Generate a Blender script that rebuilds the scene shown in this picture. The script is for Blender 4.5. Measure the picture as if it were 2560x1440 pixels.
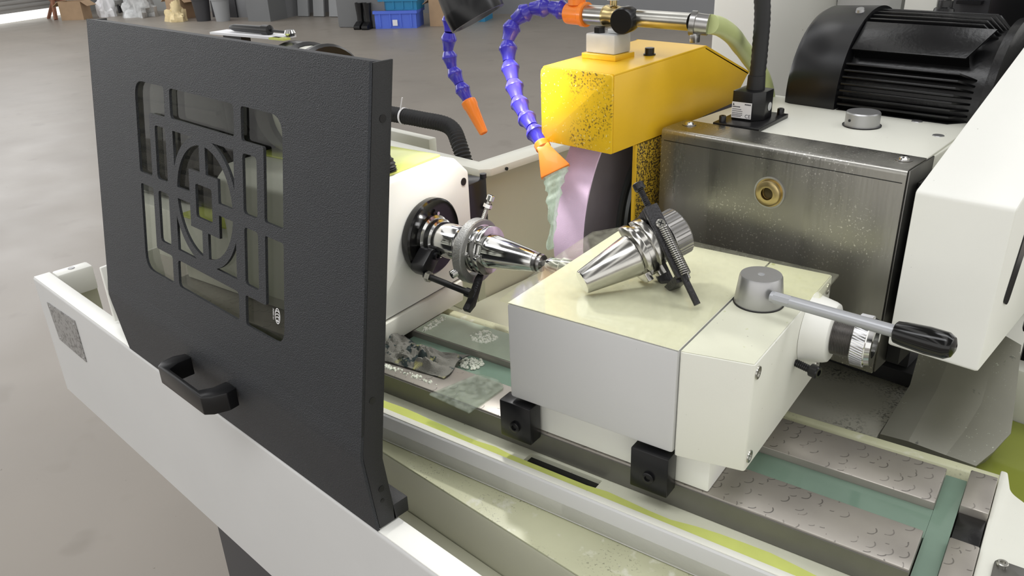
import bpy, bmesh, math, random
from mathutils import Vector, Matrix, noise
for o in list(bpy.data.objects): bpy.data.objects.remove(o)
S = bpy.context.scene
COL = S.collection
R = math.radians
SW = R(8.14)                       # the work table is swivelled on its saddle

# ------------------------------------------------------------------ camera
cam = bpy.data.objects.new('camera', bpy.data.cameras.new('camera'))
COL.objects.link(cam)
cam.data.sensor_width = 36
cam.data.lens = 36 * 2035.2 / 2560
cam.data.clip_start = .02
cam.matrix_world = (Matrix.Translation((0, 0, 1.5)) @ Matrix.Rotation(R(44.44), 4, 'Z')
                    @ Matrix.Rotation(R(90 - 25.06), 4, 'X') @ Matrix.Rotation(R(-2.22), 4, 'Z'))
S.camera = cam

# ------------------------------------------------------------------ light
w = bpy.data.worlds.new('hall_daylight'); S.world = w; w.use_nodes = True
bg = w.node_tree.nodes['Background']
bg.inputs[0].default_value = (1, .985, .955, 1); bg.inputs[1].default_value = 1.40

def area(name, loc, rot, sx, sy, power, col=(1, 1, 1)):
    l = bpy.data.lights.new(name, 'AREA'); l.shape = 'RECTANGLE'; l.size = sx; l.size_y = sy
    l.energy = power; l.color = col
    o = bpy.data.objects.new(name, l); COL.objects.link(o); o.location = loc; o.rotation_euler = rot
    return o
for i, (x, y, p) in enumerate([(-1.5, -2.5, 170), (-6, 2, 60), (2.5, 3.5, 130), (-12, 3, 50)]):
    area('skylight', (x, y, 6.5), (0, 0, R(21.8)), 7, 1.6, p, (.97, .98, 1))
area('left_floor_light', (-14.8, 1.2, 3.3), (R(78), 0, R(-68.2)), 9, 2.2, 260, (.98, .98, 1))  # unseen area light added to brighten the floor; no window is modelled

vs = S.view_settings
vs.view_transform = 'Standard'; vs.look = 'None'; vs.gamma = 1; vs.use_curve_mapping = False
vs.exposure = 0.0

# ------------------------------------------------------------------ materials
MATS = {}
def mat(name, col, rough=.5, metal=0., var=0., vscale=8., bump=0., bscale=400., specks=(), trans=0., coat=0., aniso=None, rvar=0., ior=1.45):
    """specks: (noise scale, low, high, colour, roughness or None)"""
    m = bpy.data.materials.new(name); m.use_nodes = True; MATS[name] = m
    nt = m.node_tree; N = nt.nodes; L = nt.links; b = N['Principled BSDF']
    b.inputs['Roughness'].default_value = rough; b.inputs['Metallic'].default_value = metal
    b.inputs['Transmission Weight'].default_value = trans; b.inputs['Coat Weight'].default_value = coat
    b.inputs['IOR'].default_value = ior
    tc = N.new('ShaderNodeTexCoord'); vec = tc.outputs['Object']
    if aniso:
        mp = N.new('ShaderNodeMapping'); mp.inputs['Scale'].default_value = aniso; L.new(vec, mp.inputs[0]); avec = mp.outputs[0]
    else: avec = vec
    def nz(scale, det=4., v=vec):
        n = N.new('ShaderNodeTexNoise'); n.inputs['Scale'].default_value = scale; n.inputs['Detail'].default_value = det
        L.new(v, n.inputs['Vector']); return n.outputs['Fac']
    def rng(src, lo, hi, a=0., c=1.):
        r = N.new('ShaderNodeMapRange'); L.new(src, r.inputs[0])
        for k, v in zip((1, 2, 3, 4), (lo, hi, a, c)): r.inputs[k].default_value = v
        return r.outputs[0]
    def mix(f, a, c):
        x = N.new('ShaderNodeMix'); x.data_type = 'RGBA'; L.new(f, x.inputs[0])
        for k, v in ((6, a), (7, c)):
            if isinstance(v, tuple): x.inputs[k].default_value = (*v[:3], 1)
            else: L.new(v, x.inputs[k])
        return x.outputs[2]
    cur = tuple(col)
    if var:
        f = rng(nz(vscale, 5, avec), .3, .7)
        cur = mix(f, tuple(c * (1 - var) for c in col), tuple(min(1, c * (1 + var)) for c in col))
    rcur = None
    if rvar: rcur = rng(nz(vscale * 2.3, 5, avec), .3, .7, max(.02, rough - rvar), rough + rvar)
    for sp in specks:
        f = rng(nz(sp[0], sp[5] if len(sp) > 5 else 3.), sp[1], sp[2])
        if len(sp) > 6:
            mu = N.new('ShaderNodeMath'); mu.operation = 'MULTIPLY'; L.new(f, mu.inputs[0]); L.new(rng(nz(sp[6], 2.), .44, .58), mu.inputs[1]); f = mu.outputs[0]
        cur = mix(f, cur, tuple(sp[3]))
    if isinstance(cur, tuple): b.inputs['Base Color'].default_value = (*cur[:3], 1)
    else: L.new(cur, b.inputs['Base Color'])
    if rcur is not None: L.new(rcur, b.inputs['Roughness'])
    if bump:
        bp = N.new('ShaderNodeBump'); bp.inputs['Strength'].default_value = bump; bp.inputs['Distance'].default_value = .002
        L.new(nz(bscale, 3, avec), bp.inputs['Height']); L.new(bp.outputs[0], b.inputs['Normal'])
    m['h'] = 0
    return m
def graph(m): return m.node_tree.nodes, m.node_tree.links, m.node_tree.nodes['Principled BSDF']

mat('cream', (.76, .76, .68), .38, var=.035, vscale=6, bump=.04, bscale=700, specks=[(260, .74, .78, (.35, .34, .28), None)])
mat('cream_wet', (.74, .745, .60), .25, var=.09, vscale=9, specks=[(90, .70, .76, (.55, .58, .30), None), (330, .72, .77, (.25, .25, .2), None)])
mat('bed_wet', (.58, .585, .40), .3, var=.12, vscale=8, specks=[(420, .60, .68, (.26, .26, .18), None, 5., 12), (60, .62, .72, (.70, .70, .58), None)])
mat('olive', (.56, .555, .43), .42, var=.05, vscale=5)
mat('white', (.86, .86, .81), .35, var=.02, vscale=5, specks=[(180, .76, .79, (.45, .44, .4), None)])
mat('shaded_grey', (.60, .60, .595), .4, var=.02, vscale=6, specks=[(200, .77, .8, (.4, .4, .4), None)])  # greyer machine tone; on the tailstock it stands for shade on cream
mat('door_paint', (.019, .0215, .0265), .44, var=.05, vscale=20, bump=.8, bscale=900)
mat('door_flat', (.014, .0143, .015), .5, bump=.25, bscale=900)
mat('black', (.008, .008, .009), .28)
mat('black_paint', (.006, .006, .0065), .27, bump=.12, bscale=160, var=.2)
mat('rubber', (.016, .016, .017), .55)
mat('grip', (.005, .005, .005), .14)
mat('yellow', (.78, .47, .022), .33, var=.05, vscale=14)
mat('yellow_wet', (.80, .50, .022), .25, var=.1, vscale=12, specks=[(420, .55, .60, (.24, .155, .03), None, 5., 16), (300, .66, .70, (.86, .70, .26), None)])
mat('yellow_dirty', (.55, .36, .03), .4, var=.2, vscale=40, specks=[(420, .46, .55, (.045, .03, .014), None, 6.)])
mat('wheel_pink', (.88, .66, .88), .85, var=.05, vscale=30, bump=.3, bscale=1500)
mat('wheel_side', (.16, .14, .155), .8, var=.08, vscale=20, bump=.2, bscale=1500)
mat('flange_grey', (.10, .105, .105), .35, metal=.6)
mat('stainless', (.36, .352, .325), .30, 1, var=.05, vscale=5, rvar=.06, aniso=(4, 1, .35), bump=.10, bscale=60,
    specks=[(420, .60, .68, (.75, .74, .70), None, 4., 10)])
mat('stainless_plain', (.22, .215, .205), .34, 1, var=.05, vscale=9)
mat('chrome', (.66, .66, .65), .12, 1, rvar=.04, vscale=20)
mat('ground_steel', (.52, .51, .48), .19, 1, var=.06, vscale=30, rvar=.05)
mat('nut_steel', (.42, .41, .40), .30, 1)
mat('cast_dog', (.34, .34, .33), .42, .85, bump=.35, bscale=500)
mat('dog_black', (.030, .029, .031), .36, .4, bump=.4, bscale=420)
mat('brass', (.52, .41, .20), .28, 1)
mat('brass_dark', (.08, .06, .03), .3, .8)
mat('alu', (.44, .44, .445), .36, .85)
mat('alu_paint', (.42, .43, .45), .38, .5)
mat('zinc', (.50, .49, .45), .28, 1, var=.1, vscale=30)
mat('blue_plastic', (.050, .040, .46), .26, coat=.3)
mat('orange_plastic', (.90, .25, .03), .34, coat=.2)
mat('red_plastic', (.45, .02, .06), .5)
mat('hose_green', (.52, .58, .26), .3, var=.05, vscale=20)
mat('paper', (.82, .82, .84), .5)
mat('ink', (.03, .03, .04), .6)
mat('white_print', (.9, .9, .9), .5)
mat('foil', (.75, .75, .73), .25, 1, bump=1., bscale=160)
mat('id_plate', (.36, .355, .35), .4, .4, specks=[(170, .52, .57, (.20, .195, .19), None, 6.)])
mat('film', (.93, .93, .90), .12, trans=.0)
mat('cloth', (.18, .177, .155), .85, var=.12, vscale=40, bump=.5, bscale=900, specks=[(75, .57, .60, (.035, .05, .05), None, 2.), (38, .64, .70, (.50, .48, .22), None)])
mat('concrete', (.268, .240, .207), .40, var=.07, vscale=1.1, rvar=.04, bump=.03, bscale=30, specks=[(3.4, .62, .70, (.238, .212, .18), None), (55, .745, .77, (.14, .122, .10), None)])
mat('wall_grey', (.24, .245, .255), .7, var=.06, vscale=1)
mat('wall_light', (.46, .47, .46), .7, var=.1, vscale=1.5)
mat('pillar', (.17, .175, .18), .6, var=.05, vscale=2)
mat('shutter', (.42, .42, .41), .5)
mat('carton', (.42, .29, .18), .8, var=.08, vscale=6)
mat('wood', (.30, .14, .09), .7, var=.2, vscale=20)
mat('crate_blue', (.09, .17, .72), .4)
mat('crate_teal', (.02, .22, .42), .45)
mat('bag', (.55, .56, .56), .3, var=.3, vscale=9)
mat('bag_yellow', (.80, .66, .38), .5, var=.2, vscale=9)
mat('grey_panel', (.33, .34, .35), .5)
mat('dark_grey', (.05, .05, .055), .5)
mat('sheet_cover', (.25, .245, .205), .40, .45, var=.16, vscale=7, specks=[(330, .66, .70, (.50, .50, .42), None, 3., 14), (60, .70, .76, (.10, .10, .09), None)])
mat('splashed', (.50, .49, .43), .4, .2, var=.12, vscale=10, specks=[(330, .53, .57, (.03, .03, .028), None, 5., 9)])
mat('coolant_green', (.17, .25, .195), .06, var=.10, vscale=14, specks=[(60, .72, .76, (.42, .52, .44), None)])
mat('coolant_yellow', (.66, .72, .20), .12, var=.10, vscale=18)
mat('coolant_pool', (.24, .27, .05), .08, var=.04, vscale=6)
mat('scraped', (.36, .335, .30), .34, .55, var=.10, vscale=16, rvar=.06)
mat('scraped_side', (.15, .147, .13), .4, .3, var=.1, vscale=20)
mat('film_green', (.40, .46, .36), .09, var=.14, vscale=16, specks=[(90, .70, .75, (.62, .66, .5), None)])
mat('foam', (.82, .85, .74), .35, bump=.9, bscale=420, specks=[(300, .60, .64, (.25, .3, .22), None)])

def finish_materials():
    # hand scraped crescents on the table ways
    N, L, b = graph(MATS['scraped'])
    tc = N.new('ShaderNodeTexCoord')
    vo = N.new('ShaderNodeTexVoronoi'); vo.inputs['Scale'].default_value = 78; vo.inputs['Randomness'].default_value = 1.
    L.new(tc.outputs['Object'], vo.inputs['Vector'])
    ds = N.new('ShaderNodeVectorMath'); ds.operation = 'SCALE'; L.new(tc.outputs['Object'], ds.inputs[0]); ds.inputs['Scale'].default_value = 1.
    sub = N.new('ShaderNodeVectorMath'); sub.operation = 'SUBTRACT'; L.new(ds.outputs[0], sub.inputs[0]); L.new(vo.outputs['Position'], sub.inputs[1])
    sx = N.new('ShaderNodeSeparateXYZ'); L.new(sub.outputs[0], sx.inputs[0])
    def m(op, a, c):
        n = N.new('ShaderNodeMath'); n.operation = op
        for i, v in enumerate((a, c)):
            if isinstance(v, (int, float)): n.inputs[i].default_value = v
            else: L.new(v, n.inputs[i])
        return n.outputs[0]
    ln = m('SQRT', m('ADD', m('MULTIPLY', sx.outputs[0], sx.outputs[0]), m('MULTIPLY', sx.outputs[1], sx.outputs[1])), 0)
    ring = m('LESS_THAN', m('ABSOLUTE', m('SUBTRACT', ln, .0058), 0), .0006)
    half = m('GREATER_THAN', m('SUBTRACT', sx.outputs[0], m('MULTIPLY', sx.outputs[1], .5)), .0020)
    ge = N.new('ShaderNodeNewGeometry'); gz = N.new('ShaderNodeSeparateXYZ'); L.new(ge.outputs['Normal'], gz.inputs[0])
    cs = N.new('ShaderNodeSeparateXYZ'); L.new(vo.outputs['Color'], cs.inputs[0])
    pick = m('MULTIPLY', m('GREATER_THAN', gz.outputs[2], .9), m('GREATER_THAN', cs.outputs[0], .42))
    f = m('MULTIPLY', m('MULTIPLY', m('MULTIPLY', ring, half), pick), m('MULTIPLY_ADD', cs.outputs[1], .5))
    base = b.inputs['Base Color'].links[0].from_socket
    mx = N.new('ShaderNodeMix'); mx.data_type = 'RGBA'; L.new(f, mx.inputs[0]); L.new(base, mx.inputs[6]); mx.inputs[7].default_value = (.13, .12, .11, 1)
    L.new(mx.outputs[2], b.inputs['Base Color'])
    # clear things: thin transparent sheets with a real gloss
    def clear(name, tint, gloss_rough, milk, milk_col):
        mm_ = bpy.data.materials.new(name); mm_.use_nodes = True; MATS[name] = mm_
        n = mm_.node_tree.nodes; l = mm_.node_tree.links; n.remove(n['Principled BSDF']); out = n['Material Output']
        tr = n.new('ShaderNodeBsdfTransparent'); tr.inputs[0].default_value = (*tint, 1)
        gl = n.new('ShaderNodeBsdfGlossy'); gl.inputs['Roughness'].default_value = gloss_rough
        df = n.new('ShaderNodeBsdfDiffuse'); df.inputs[0].default_value = (*milk_col, 1)
        lw = n.new('ShaderNodeLayerWeight'); lw.inputs[0].default_value = .5
        pw = n.new('ShaderNodeMath'); pw.operation = 'POWER'; pw.inputs[1].default_value = 5; l.new(lw.outputs['Facing'], pw.inputs[0])
        fr = n.new('ShaderNodeMath'); fr.operation = 'MULTIPLY_ADD'; l.new(pw.outputs[0], fr.inputs[0]); fr.inputs[1].default_value = .8; fr.inputs[2].default_value = .008
        nz = n.new('ShaderNodeTexNoise'); nz.inputs['Scale'].default_value = 35; nz.inputs['Detail'].default_value = 6
        t2 = n.new('ShaderNodeTexCoord'); mp = n.new('ShaderNodeMapping'); mp.inputs['Scale'].default_value = (3, 3, .5)
        l.new(t2.outputs['Object'], mp.inputs[0]); l.new(mp.outputs[0], nz.inputs['Vector'])
        mr = n.new('ShaderNodeMapRange'); l.new(nz.outputs['Fac'], mr.inputs[0])
        for k, v in zip((1, 2, 3, 4), (.35, .75, milk[0], milk[1])): mr.inputs[k].default_value = v
        a = n.new('ShaderNodeMixShader'); l.new(mr.outputs[0], a.inputs[0]); l.new(tr.outputs[0], a.inputs[1]); l.new(df.outputs[0], a.inputs[2])
        c = n.new('ShaderNodeMixShader'); l.new(fr.outputs[0], c.inputs[0]); l.new(a.outputs[0], c.inputs[1]); l.new(gl.outputs[0], c.inputs[2])
        l.new(c.outputs[0], out.inputs[0])
    clear('door_glass', (.66, .67, .63), .03, (.0, .02), (.5, .5, .47))
    clear('acrylic', (.985, .985, .93), .05, (.03, .10), (.9, .9, .75))
    clear('scrap_film', (.80, .84, .80), .08, (.06, .25), (.75, .8, .72))
    clear('stream', (.86, .92, .86), .05, (.18, .62), (.74, .86, .76))
    bm_ = bpy.data.materials.new('lamp_led'); bm_.use_nodes = True; MATS['lamp_led'] = bm_
    e = bm_.node_tree.nodes['Principled BSDF']; e.inputs['Emission Color'].default_value = (1, .98, .95, 1); e.inputs['Emission Strength'].default_value = 12
    g = bpy.data.materials.new('gap_light'); g.use_nodes = True; MATS['gap_light'] = g
    e = g.node_tree.nodes['Principled BSDF']; e.inputs['Emission Color'].default_value = (1, 1, .95, 1); e.inputs['Emission Strength'].default_value = 1.2
finish_materials()

# ------------------------------------------------------------------ geometry kit
class MB:
    def __init__(s): s.v = []; s.f = []
    def add(s, vs, fs):
        k = len(s.v); s.v += [tuple(v) for v in vs]; s.f += [tuple(i + k for i in f) for f in fs]; return s
    def box(s, x0, x1, y0, y1, z0, z1, m=None):
        vs = [Vector((x, y, z)) for z in (z0, z1) for y in (y0, y1) for x in (x0, x1)]
        if m is not None: vs = [m @ v for v in vs]
        return s.add(vs, [(0, 2, 3, 1), (4, 5, 7, 6), (0, 1, 5, 4), (2, 6, 7, 3), (0, 4, 6, 2), (1, 3, 7, 5)])
    def prism(s, poly, a, b, axis='z', m=None):
        """extrude a 2D polygon; axis x: poly=(y,z), y: poly=(x,z), z: poly=(x,y)"""
        n = len(poly)
        def p(q, t): return Vector((t, q[0], q[1])) if axis == 'x' else Vector((q[0], t, q[1])) if axis == 'y' else Vector((q[0], q[1], t))
        vs = [p(q, a) for q in poly] + [p(q, b) for q in poly]
        if m is not None: vs = [m @ v for v in vs]
        return s.add(vs, [tuple(range(n))[::-1], tuple(range(n, 2 * n))] + [(i, (i + 1) % n, n + (i + 1) % n, n + i) for i in range(n)])
    def lathe(s, p, d, prof, seg=32, cap=(True, True), wob=None):
        p = Vector(p); d = Vector(d).normalized(); q = d.to_track_quat('Z', 'Y'); ex = q @ Vector((1, 0, 0)); ey = q @ Vector((0, 1, 0))
        vs = []; fs = []
        for t, r in prof:
            for i in range(seg):
                a = 2 * math.pi * i / seg; vs.append(p + d * t + (ex * math.cos(a) + ey * math.sin(a)) * r)
        for j in range(len(prof) - 1):
            for i in range(seg):
                k = (i + 1) % seg; fs.append((j * seg + i, j * seg + k, (j + 1) * seg + k, (j + 1) * seg + i))
        if cap[0]: fs.append(tuple(range(seg))[::-1])
        if cap[1]: fs.append(tuple(range((len(prof) - 1) * seg, len(prof) * seg)))
        return s.add(vs, fs)
    def cyl(s, a, b, r0, r1=None, seg=24):
        a = Vector(a); b = Vector(b); return s.lathe(a, b - a, [(0, r0), ((b - a).length, r0 if r1 is None else r1)], seg)
    def ring(s, p, d, ro, ri, h, seg=40):
        return s.lathe(p, d, [(0, ri), (0, ro), (h, ro), (h, ri), (0, ri)], seg, (False, False))
    def tube(s, pts, rad, seg=12, n=None, cap=True):
        P = path(pts, n or max(2, len(pts) * 6)) if n != 0 else [Vector(p) for p in pts]
        K = len(P); rr = rad if callable(rad) else (lambda i, k: rad)
        up = Vector((0, 0, 1)); vs = []; fs = []; ex = None
        for i, p in enumerate(P):
            t = (P[min(i + 1, K - 1)] - P[max(i - 1, 0)]).normalized()
            if ex is None: ex = t.cross(up if abs(t.z) < .9 else Vector((1, 0, 0))).normalized()
            ex = (ex - t * ex.dot(t)).normalized(); ey = t.cross(ex)
            r = rr(i, K)
            for j in range(seg):
                a = 2 * math.pi * j / seg; vs.append(p + (ex * math.cos(a) + ey * math.sin(a)) * r)
        for i in range(K - 1):
            for j in range(seg):
                k = (j + 1) % seg; fs.append((i * seg + j, i * seg + k, (i + 1) * seg + k, (i + 1) * seg + j))
        if cap: fs += [tuple(range(seg))[::-1], tuple(range((K - 1) * seg, K * seg))]
        return s.add(vs, fs)
    def sheet(s, A, B, up, t):
        """slab along polyline rows A,B (same length) with thickness t along up"""
        n = len(A); up = Vector(up).normalized() * t
        vs = [Vector(a) for a in A] + [Vector(b) for b in B]; vs += [v - up for v in vs]; fs = []
        for i in range(n - 1):
            fs += [(i, i + 1, n + i + 1, n + i), (2 * n + i, 3 * n + i, 3 * n + i + 1, 2 * n + i + 1), (i, 2 * n + i, 2 * n + i + 1, i + 1), (n + i, n + i + 1, 3 * n + i + 1, 3 * n + i)]
        fs += [(0, n, 3 * n, 2 * n), (n - 1, 3 * n - 1, 4 * n - 1, 2 * n - 1)]
        return s.add(vs, fs)
    def mesh(s, name, bevel=0., off=(0, 0, 0), smooth=True, seg=2):
        off = Vector(off); me = bpy.data.meshes.new(name)
        bm = bmesh.new(); vv = [bm.verts.new(Vector(v) - off) for v in s.v]
        for f in s.f:
            try: bm.faces.new([vv[i] for i in f])
            except ValueError: pass
        bmesh.ops.recalc_face_normals(bm, faces=bm.faces)
        if bevel:
            ed = [e for e in bm.edges if len(e.link_faces) == 2 and e.calc_face_angle(0) > R(28)]
            bmesh.ops.bevel(bm, geom=ed, offset=bevel, segments=seg, profile=.5, affect='EDGES', clamp_overlap=True)
        bm.to_mesh(me); bm.free()
        if smooth:
            for p in me.polygons: p.use_smooth = True
            me.set_sharp_from_angle(angle=R(32))
        return me
def path(pts, n):
    P = [Vector(p) for p in pts]; P = [P[0] * 2 - P[1]] + P + [P[-1] * 2 - P[-2]]; out = []
    segs = len(P) - 3
    for i in range(n):
        t = i / (n - 1) * segs; k = min(int(t), segs - 1); u = t - k
        a, b, c, d = P[k:k + 4]
        out.append(.5 * ((2 * b) + (c - a) * u + (2 * a - 5 * b + 4 * c - d) * u * u + (3 * b - a - 3 * c + d) * u ** 3))
    # even spacing
    L = [0]
    for i in range(1, n): L.append(L[-1] + (out[i] - out[i - 1]).length)
    res = []; j = 0
    for i in range(n):
        s_ = L[-1] * i / (n - 1)
        while j < n - 2 and L[j + 1] < s_: j += 1
        u = (s_ - L[j]) / max(1e-9, L[j + 1] - L[j]); res.append(out[j].lerp(out[j + 1], u))
    return res
def TW(p): return Matrix.Rotation(SW, 4, 'Z') @ Vector(p)

class Thing:
    """an Empty at the thing's base that parents its parts; frame 'T' is the swivelled table's frame"""
    def __init__(s, name, label, cat, base=(0, 0, 0), frame='B', group=None, kind=None):
        o = s.o = bpy.data.objects.new(name, None); COL.objects.link(o); s.base = Vector(base)
        o.empty_display_size = .02
        if frame == 'T': o.location = TW(base); o.rotation_euler = (0, 0, SW)
        else: o.location = base
        if cat: o['label'] = label; o['category'] = cat
        if group: o['group'] = group
        if kind: o['kind'] = kind
    def part(s, name, mb, m, bevel=0., parent=None, label=None, seg=2, smooth=True, kind=None):
        o = bpy.data.objects.new(name, mb if isinstance(mb, bpy.types.Mesh) else mb.mesh(name, bevel, s.base, smooth, seg))
        o.data.materials.append(MATS[m]); COL.objects.link(o); o.parent = parent or s.o
        if label: o['label'] = label
        if kind: o['kind'] = kind
        return o
    def copy_part(s, src, off, name=None, parent=None):
        o = src.copy(); COL.objects.link(o); o.parent = parent or s.o; o.location = src.location + Vector(off)
        return o
def solo(name, mb, m, label, cat, base=(0, 0, 0), frame='B', bevel=0., group=None, kind=None, smooth=True):
    o = bpy.data.objects.new(name, mb.mesh(name, bevel, base, smooth)); o.data.materials.append(MATS[m]); COL.objects.link(o)
    if frame == 'T': o.location = TW(base); o.rotation_euler = (0, 0, SW)
    else: o.location = base
    if label: o['label'] = label
    if cat: o['category'] = cat
    if group: o['group'] = group
    if kind: o['kind'] = kind
    return o
def struct(name, mb, m, bevel=0., label=None):
    return solo(name, mb, m, label, None, kind='structure', bevel=bevel)
def text_mesh(txt, size, depth=.0002, align='LEFT'):
    c = bpy.data.curves.new('t', 'FONT'); c.body = txt; c.size = size; c.extrude = depth; c.align_x = align
    o = bpy.data.objects.new('t', c); COL.objects.link(o)
    bpy.context.view_layer.update()
    me = bpy.data.meshes.new_from_object(o.evaluated_get(bpy.context.evaluated_depsgraph_get()))
    bpy.data.objects.remove(o); bpy.data.curves.remove(c); return me
def plate_with_holes(loops, t):
    c = bpy.data.curves.new('p', 'CURVE'); c.dimensions = '2D'; c.fill_mode = 'BOTH'; c.extrude = t / 2
    for lp in loops:
        sp = c.splines.new('POLY'); sp.points.add(len(lp) - 1); sp.use_cyclic_u = True
        for q, p in zip(sp.points, lp): q.co = (p[0], p[1], 0, 1)
    o = bpy.data.objects.new('p', c); COL.objects.link(o); bpy.context.view_layer.update()
    me = bpy.data.meshes.new_from_object(o.evaluated_get(bpy.context.evaluated_depsgraph_get()))
    bpy.data.objects.remove(o); bpy.data.curves.remove(c); return me
def round_poly(pts, rads, n=6):
    out = []; K = len(pts)
    if not isinstance(rads, (list, tuple)): rads = [rads] * K
    for i, p in enumerate(pts):
        p = Vector((*p, 0)); a = Vector((*pts[i - 1], 0)) - p; b = Vector((*pts[(i + 1) % K], 0)) - p; r = rads[i]
        if r <= 0: out.append((p.x, p.y)); continue
        an = a.angle(b); d = min(r / math.tan(an / 2), a.length * .49, b.length * .49)
        A = p + a.normalized() * d; B = p + b.normalized() * d
        for k in range(n + 1):
            u = k / n; q = A * (1 - u) ** 2 + p * 2 * u * (1 - u) + B * u * u; out.append((q.x, q.y))
    return out
def arc(cx, cy, r, a0, a1, n=14): return [(cx + r * math.cos(R(a0 + (a1 - a0) * i / n)), cy + r * math.sin(R(a0 + (a1 - a0) * i / n))) for i in range(n + 1)]
def socket_bolt(th, name, p, d, r=.004, h=.005, m='black', parent=None):
    mb = MB().lathe(p, d, [(0, r), (h * .85, r), (h, r * .86), (h, r * .5), (h * .45, r * .5)], 16)
    return th.part(name, mb, m, parent=parent)

# ================================================================== hall
RA = R(21.8); RU = Vector((math.cos(RA), math.sin(RA), 0)); RV = Vector((-math.sin(RA), math.cos(RA), 0))
RM = Matrix.Rotation(RA, 4, 'Z')
W0 = Vector((-17.10, 6.37, 0))            # the far corner of the hall on the floor
def RW(u, v, z=0): return W0 + RU * u - RV * v + Vector((0, 0, z))
HM = Matrix.Translation(W0) @ RM
struct('floor', MB().box(-1.2, 26, -26, .4, -.1, 0, HM), 'concrete')
cl = MB()
for k in range(7): cl.box(-1 + k * 4.1, 1.7 + k * 4.1, -26, .24, 6.8, 6.95, HM)
struct('ceiling', cl, 'wall_grey')
wb = struct('wall_back', MB().box(-.2, 16, 0, .24, 0, 3.4, HM), 'wall_grey')
struct('wall_left', MB().box(-.24, 0, -9, 0, 0, 3.4, HM), 'wall_light')
struct('trim_1', MB().box(.3, 2.9, -.10, -.003, 0, 2.6, HM), 'wall_light')
# roller shutter on the left wall, daylight in the gap below it
door = struct('door_1', MB().box(.005, .03, -6.4, -.78, .15, 3., HM), 'shutter')
mb0 = MB().box(.03, .045, -6.4, -.78, -.028, .028)
for k in range(14):
    o = bpy.data.objects.new('slat', bpy.data.meshes['slat'] if k else mb0.mesh('slat', .01)); 
    if not k: o.data.materials.append(MATS['shutter'])
    COL.objects.link(o); o.parent = door; o.matrix_local = HM @ Matrix.Translation((0, 0, .24 + k * .075))
g = bpy.data.objects.new('daylight_gap', MB().box(.004, .02, -6.4, -.78, .004, .15, HM).mesh('daylight_gap')); g.data.materials.append(MATS['gap_light']); COL.objects.link(g); g.parent = door
def hall_box(u0, u1, v0, v1, z0, z1): return MB().box(u0, u1, -v1, -v0, z0, z1, HM)
struct('trim_2', hall_box(3.95, 4.95, .005, .80, 0, 3.4), 'wall_grey')
struct('trim_3', hall_box(4.55, 4.98, .805, 1.25, 0, 3.4), 'pillar')
struct('trim_4', hall_box(6.55, 7.35, 1.1, 1.75, 0, 3.4), 'pillar', .02)
def at(x, y):                            # hall floor position -> (u, v)
    d = Vector((x, y, 0)) - W0; return d.dot(RU), -d.dot(RV)

def carton(name, label, x, y, sx, sy, sz, rot, m='carton', flaps=True, z=0):
    t = Thing(name, label, 'box', (x, y, z)); M = Matrix.Translation((x, y, z)) @ Matrix.Rotation(R(rot), 4, 'Z')
    th = .012; b = MB()
    b.box(-sx, sx, -sy, sy, 0, th, M).box(-sx, -sx + th, -sy, sy, th, sz, M).box(sx - th, sx, -sy, sy, th, sz, M).box(-sx + th, sx - th, -sy, -sy + th, th, sz, M).box(-sx + th, sx - th, sy - th, sy, th, sz, M)
    t.part('body', b, m)
    if flaps:
        for sgn in (-1, 1):
            F = M @ Matrix.Translation((sgn * sx, 0, sz)) @ Matrix.Rotation(R(sgn * 35), 4, 'Y')
            t.part('flap', MB().box(min(0, sgn * sx * .7), max(0, sgn * sx * .7), -sy, sy, 0, .008, F), m)
    return t
def crate(name, label, x, y, sx, sy, sz, rot, m, z=0):
    t = Thing(name, label, 'crate', (x, y, z), group='stacked plastic crates by the pillar'); M = Matrix.Translation((x, y, z)) @ Matrix.Rotation(R(rot), 4, 'Z')
    th = .02; b = MB().box(-sx, sx, -sy, sy, 0, th, M).box(-sx, -sx + th, -sy, sy, th, sz, M).box(sx - th, sx, -sy, sy, th, sz, M).box(-sx + th, sx - th, -sy, -sy + th, th, sz, M).box(-sx + th, sx - th, sy - th, sy, th, sz, M)
    t.part('tub', b, m)
    rim = MB().box(-sx - .02, sx + .02, -sy - .02, -sy, sz - .04, sz, M).box(-sx - .02, sx + .02, sy, sy + .02, sz - .04, sz, M).box(-sx - .02, -sx, -sy, sy, sz - .04, sz, M).box(sx, sx + .02, -sy, sy, sz - .04, sz, M)
    t.part('rim', rim, m)
    for k in range(4):
        x_ = -sx + sx * 2 * (k + .5) / 4
        t.part('rib', MB().box(x_ - .012, x_ + .012, -sy - .012, -sy, .02, sz - .04, M), m)
    return t
crate('plastic_crate', 'blue plastic crate on the floor with a white sticker', -9.62, 7.72, .30, .22, .24, 36, 'crate_blue')
lbl = [o for o in bpy.data.objects if o.name == 'plastic_crate'][0]
st = MB().box(-.04, .03, -.24, -.234, .04, .12, Matrix.Translation((-9.62, 7.72, 0)) @ Matrix.Rotation(R(36), 4, 'Z')).mesh('sticker', 0, (-9.62, 7.72, 0)); st.materials.append(MATS['paper'])
so = bpy.data.objects.new('sticker', st); COL.objects.link(so); so.parent = lbl
crate('plastic_crate', 'teal plastic crate stacked on the blue crate', -9.58, 7.76, .27, .19, .16, 33, 'crate_teal', .241)
crate('plastic_crate', 'teal plastic crate standing right of the brown carton', -9.22, 8.72, .30, .22, .34, 30, 'crate_teal')
carton('carton', 'tall brown carton between the blue and teal crates', -9.16, 8.16, .16, .16, .36, 30)
carton('carton', 'open brown carton lying by the grey wall', -14.02, 6.62, .2, .17, .34, 10)
carton('carton', 'dark red carton standing on things by the wall', -13.40, 7.20, .26, .2, .30, 20, 'red_plastic', False, .36)
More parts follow.
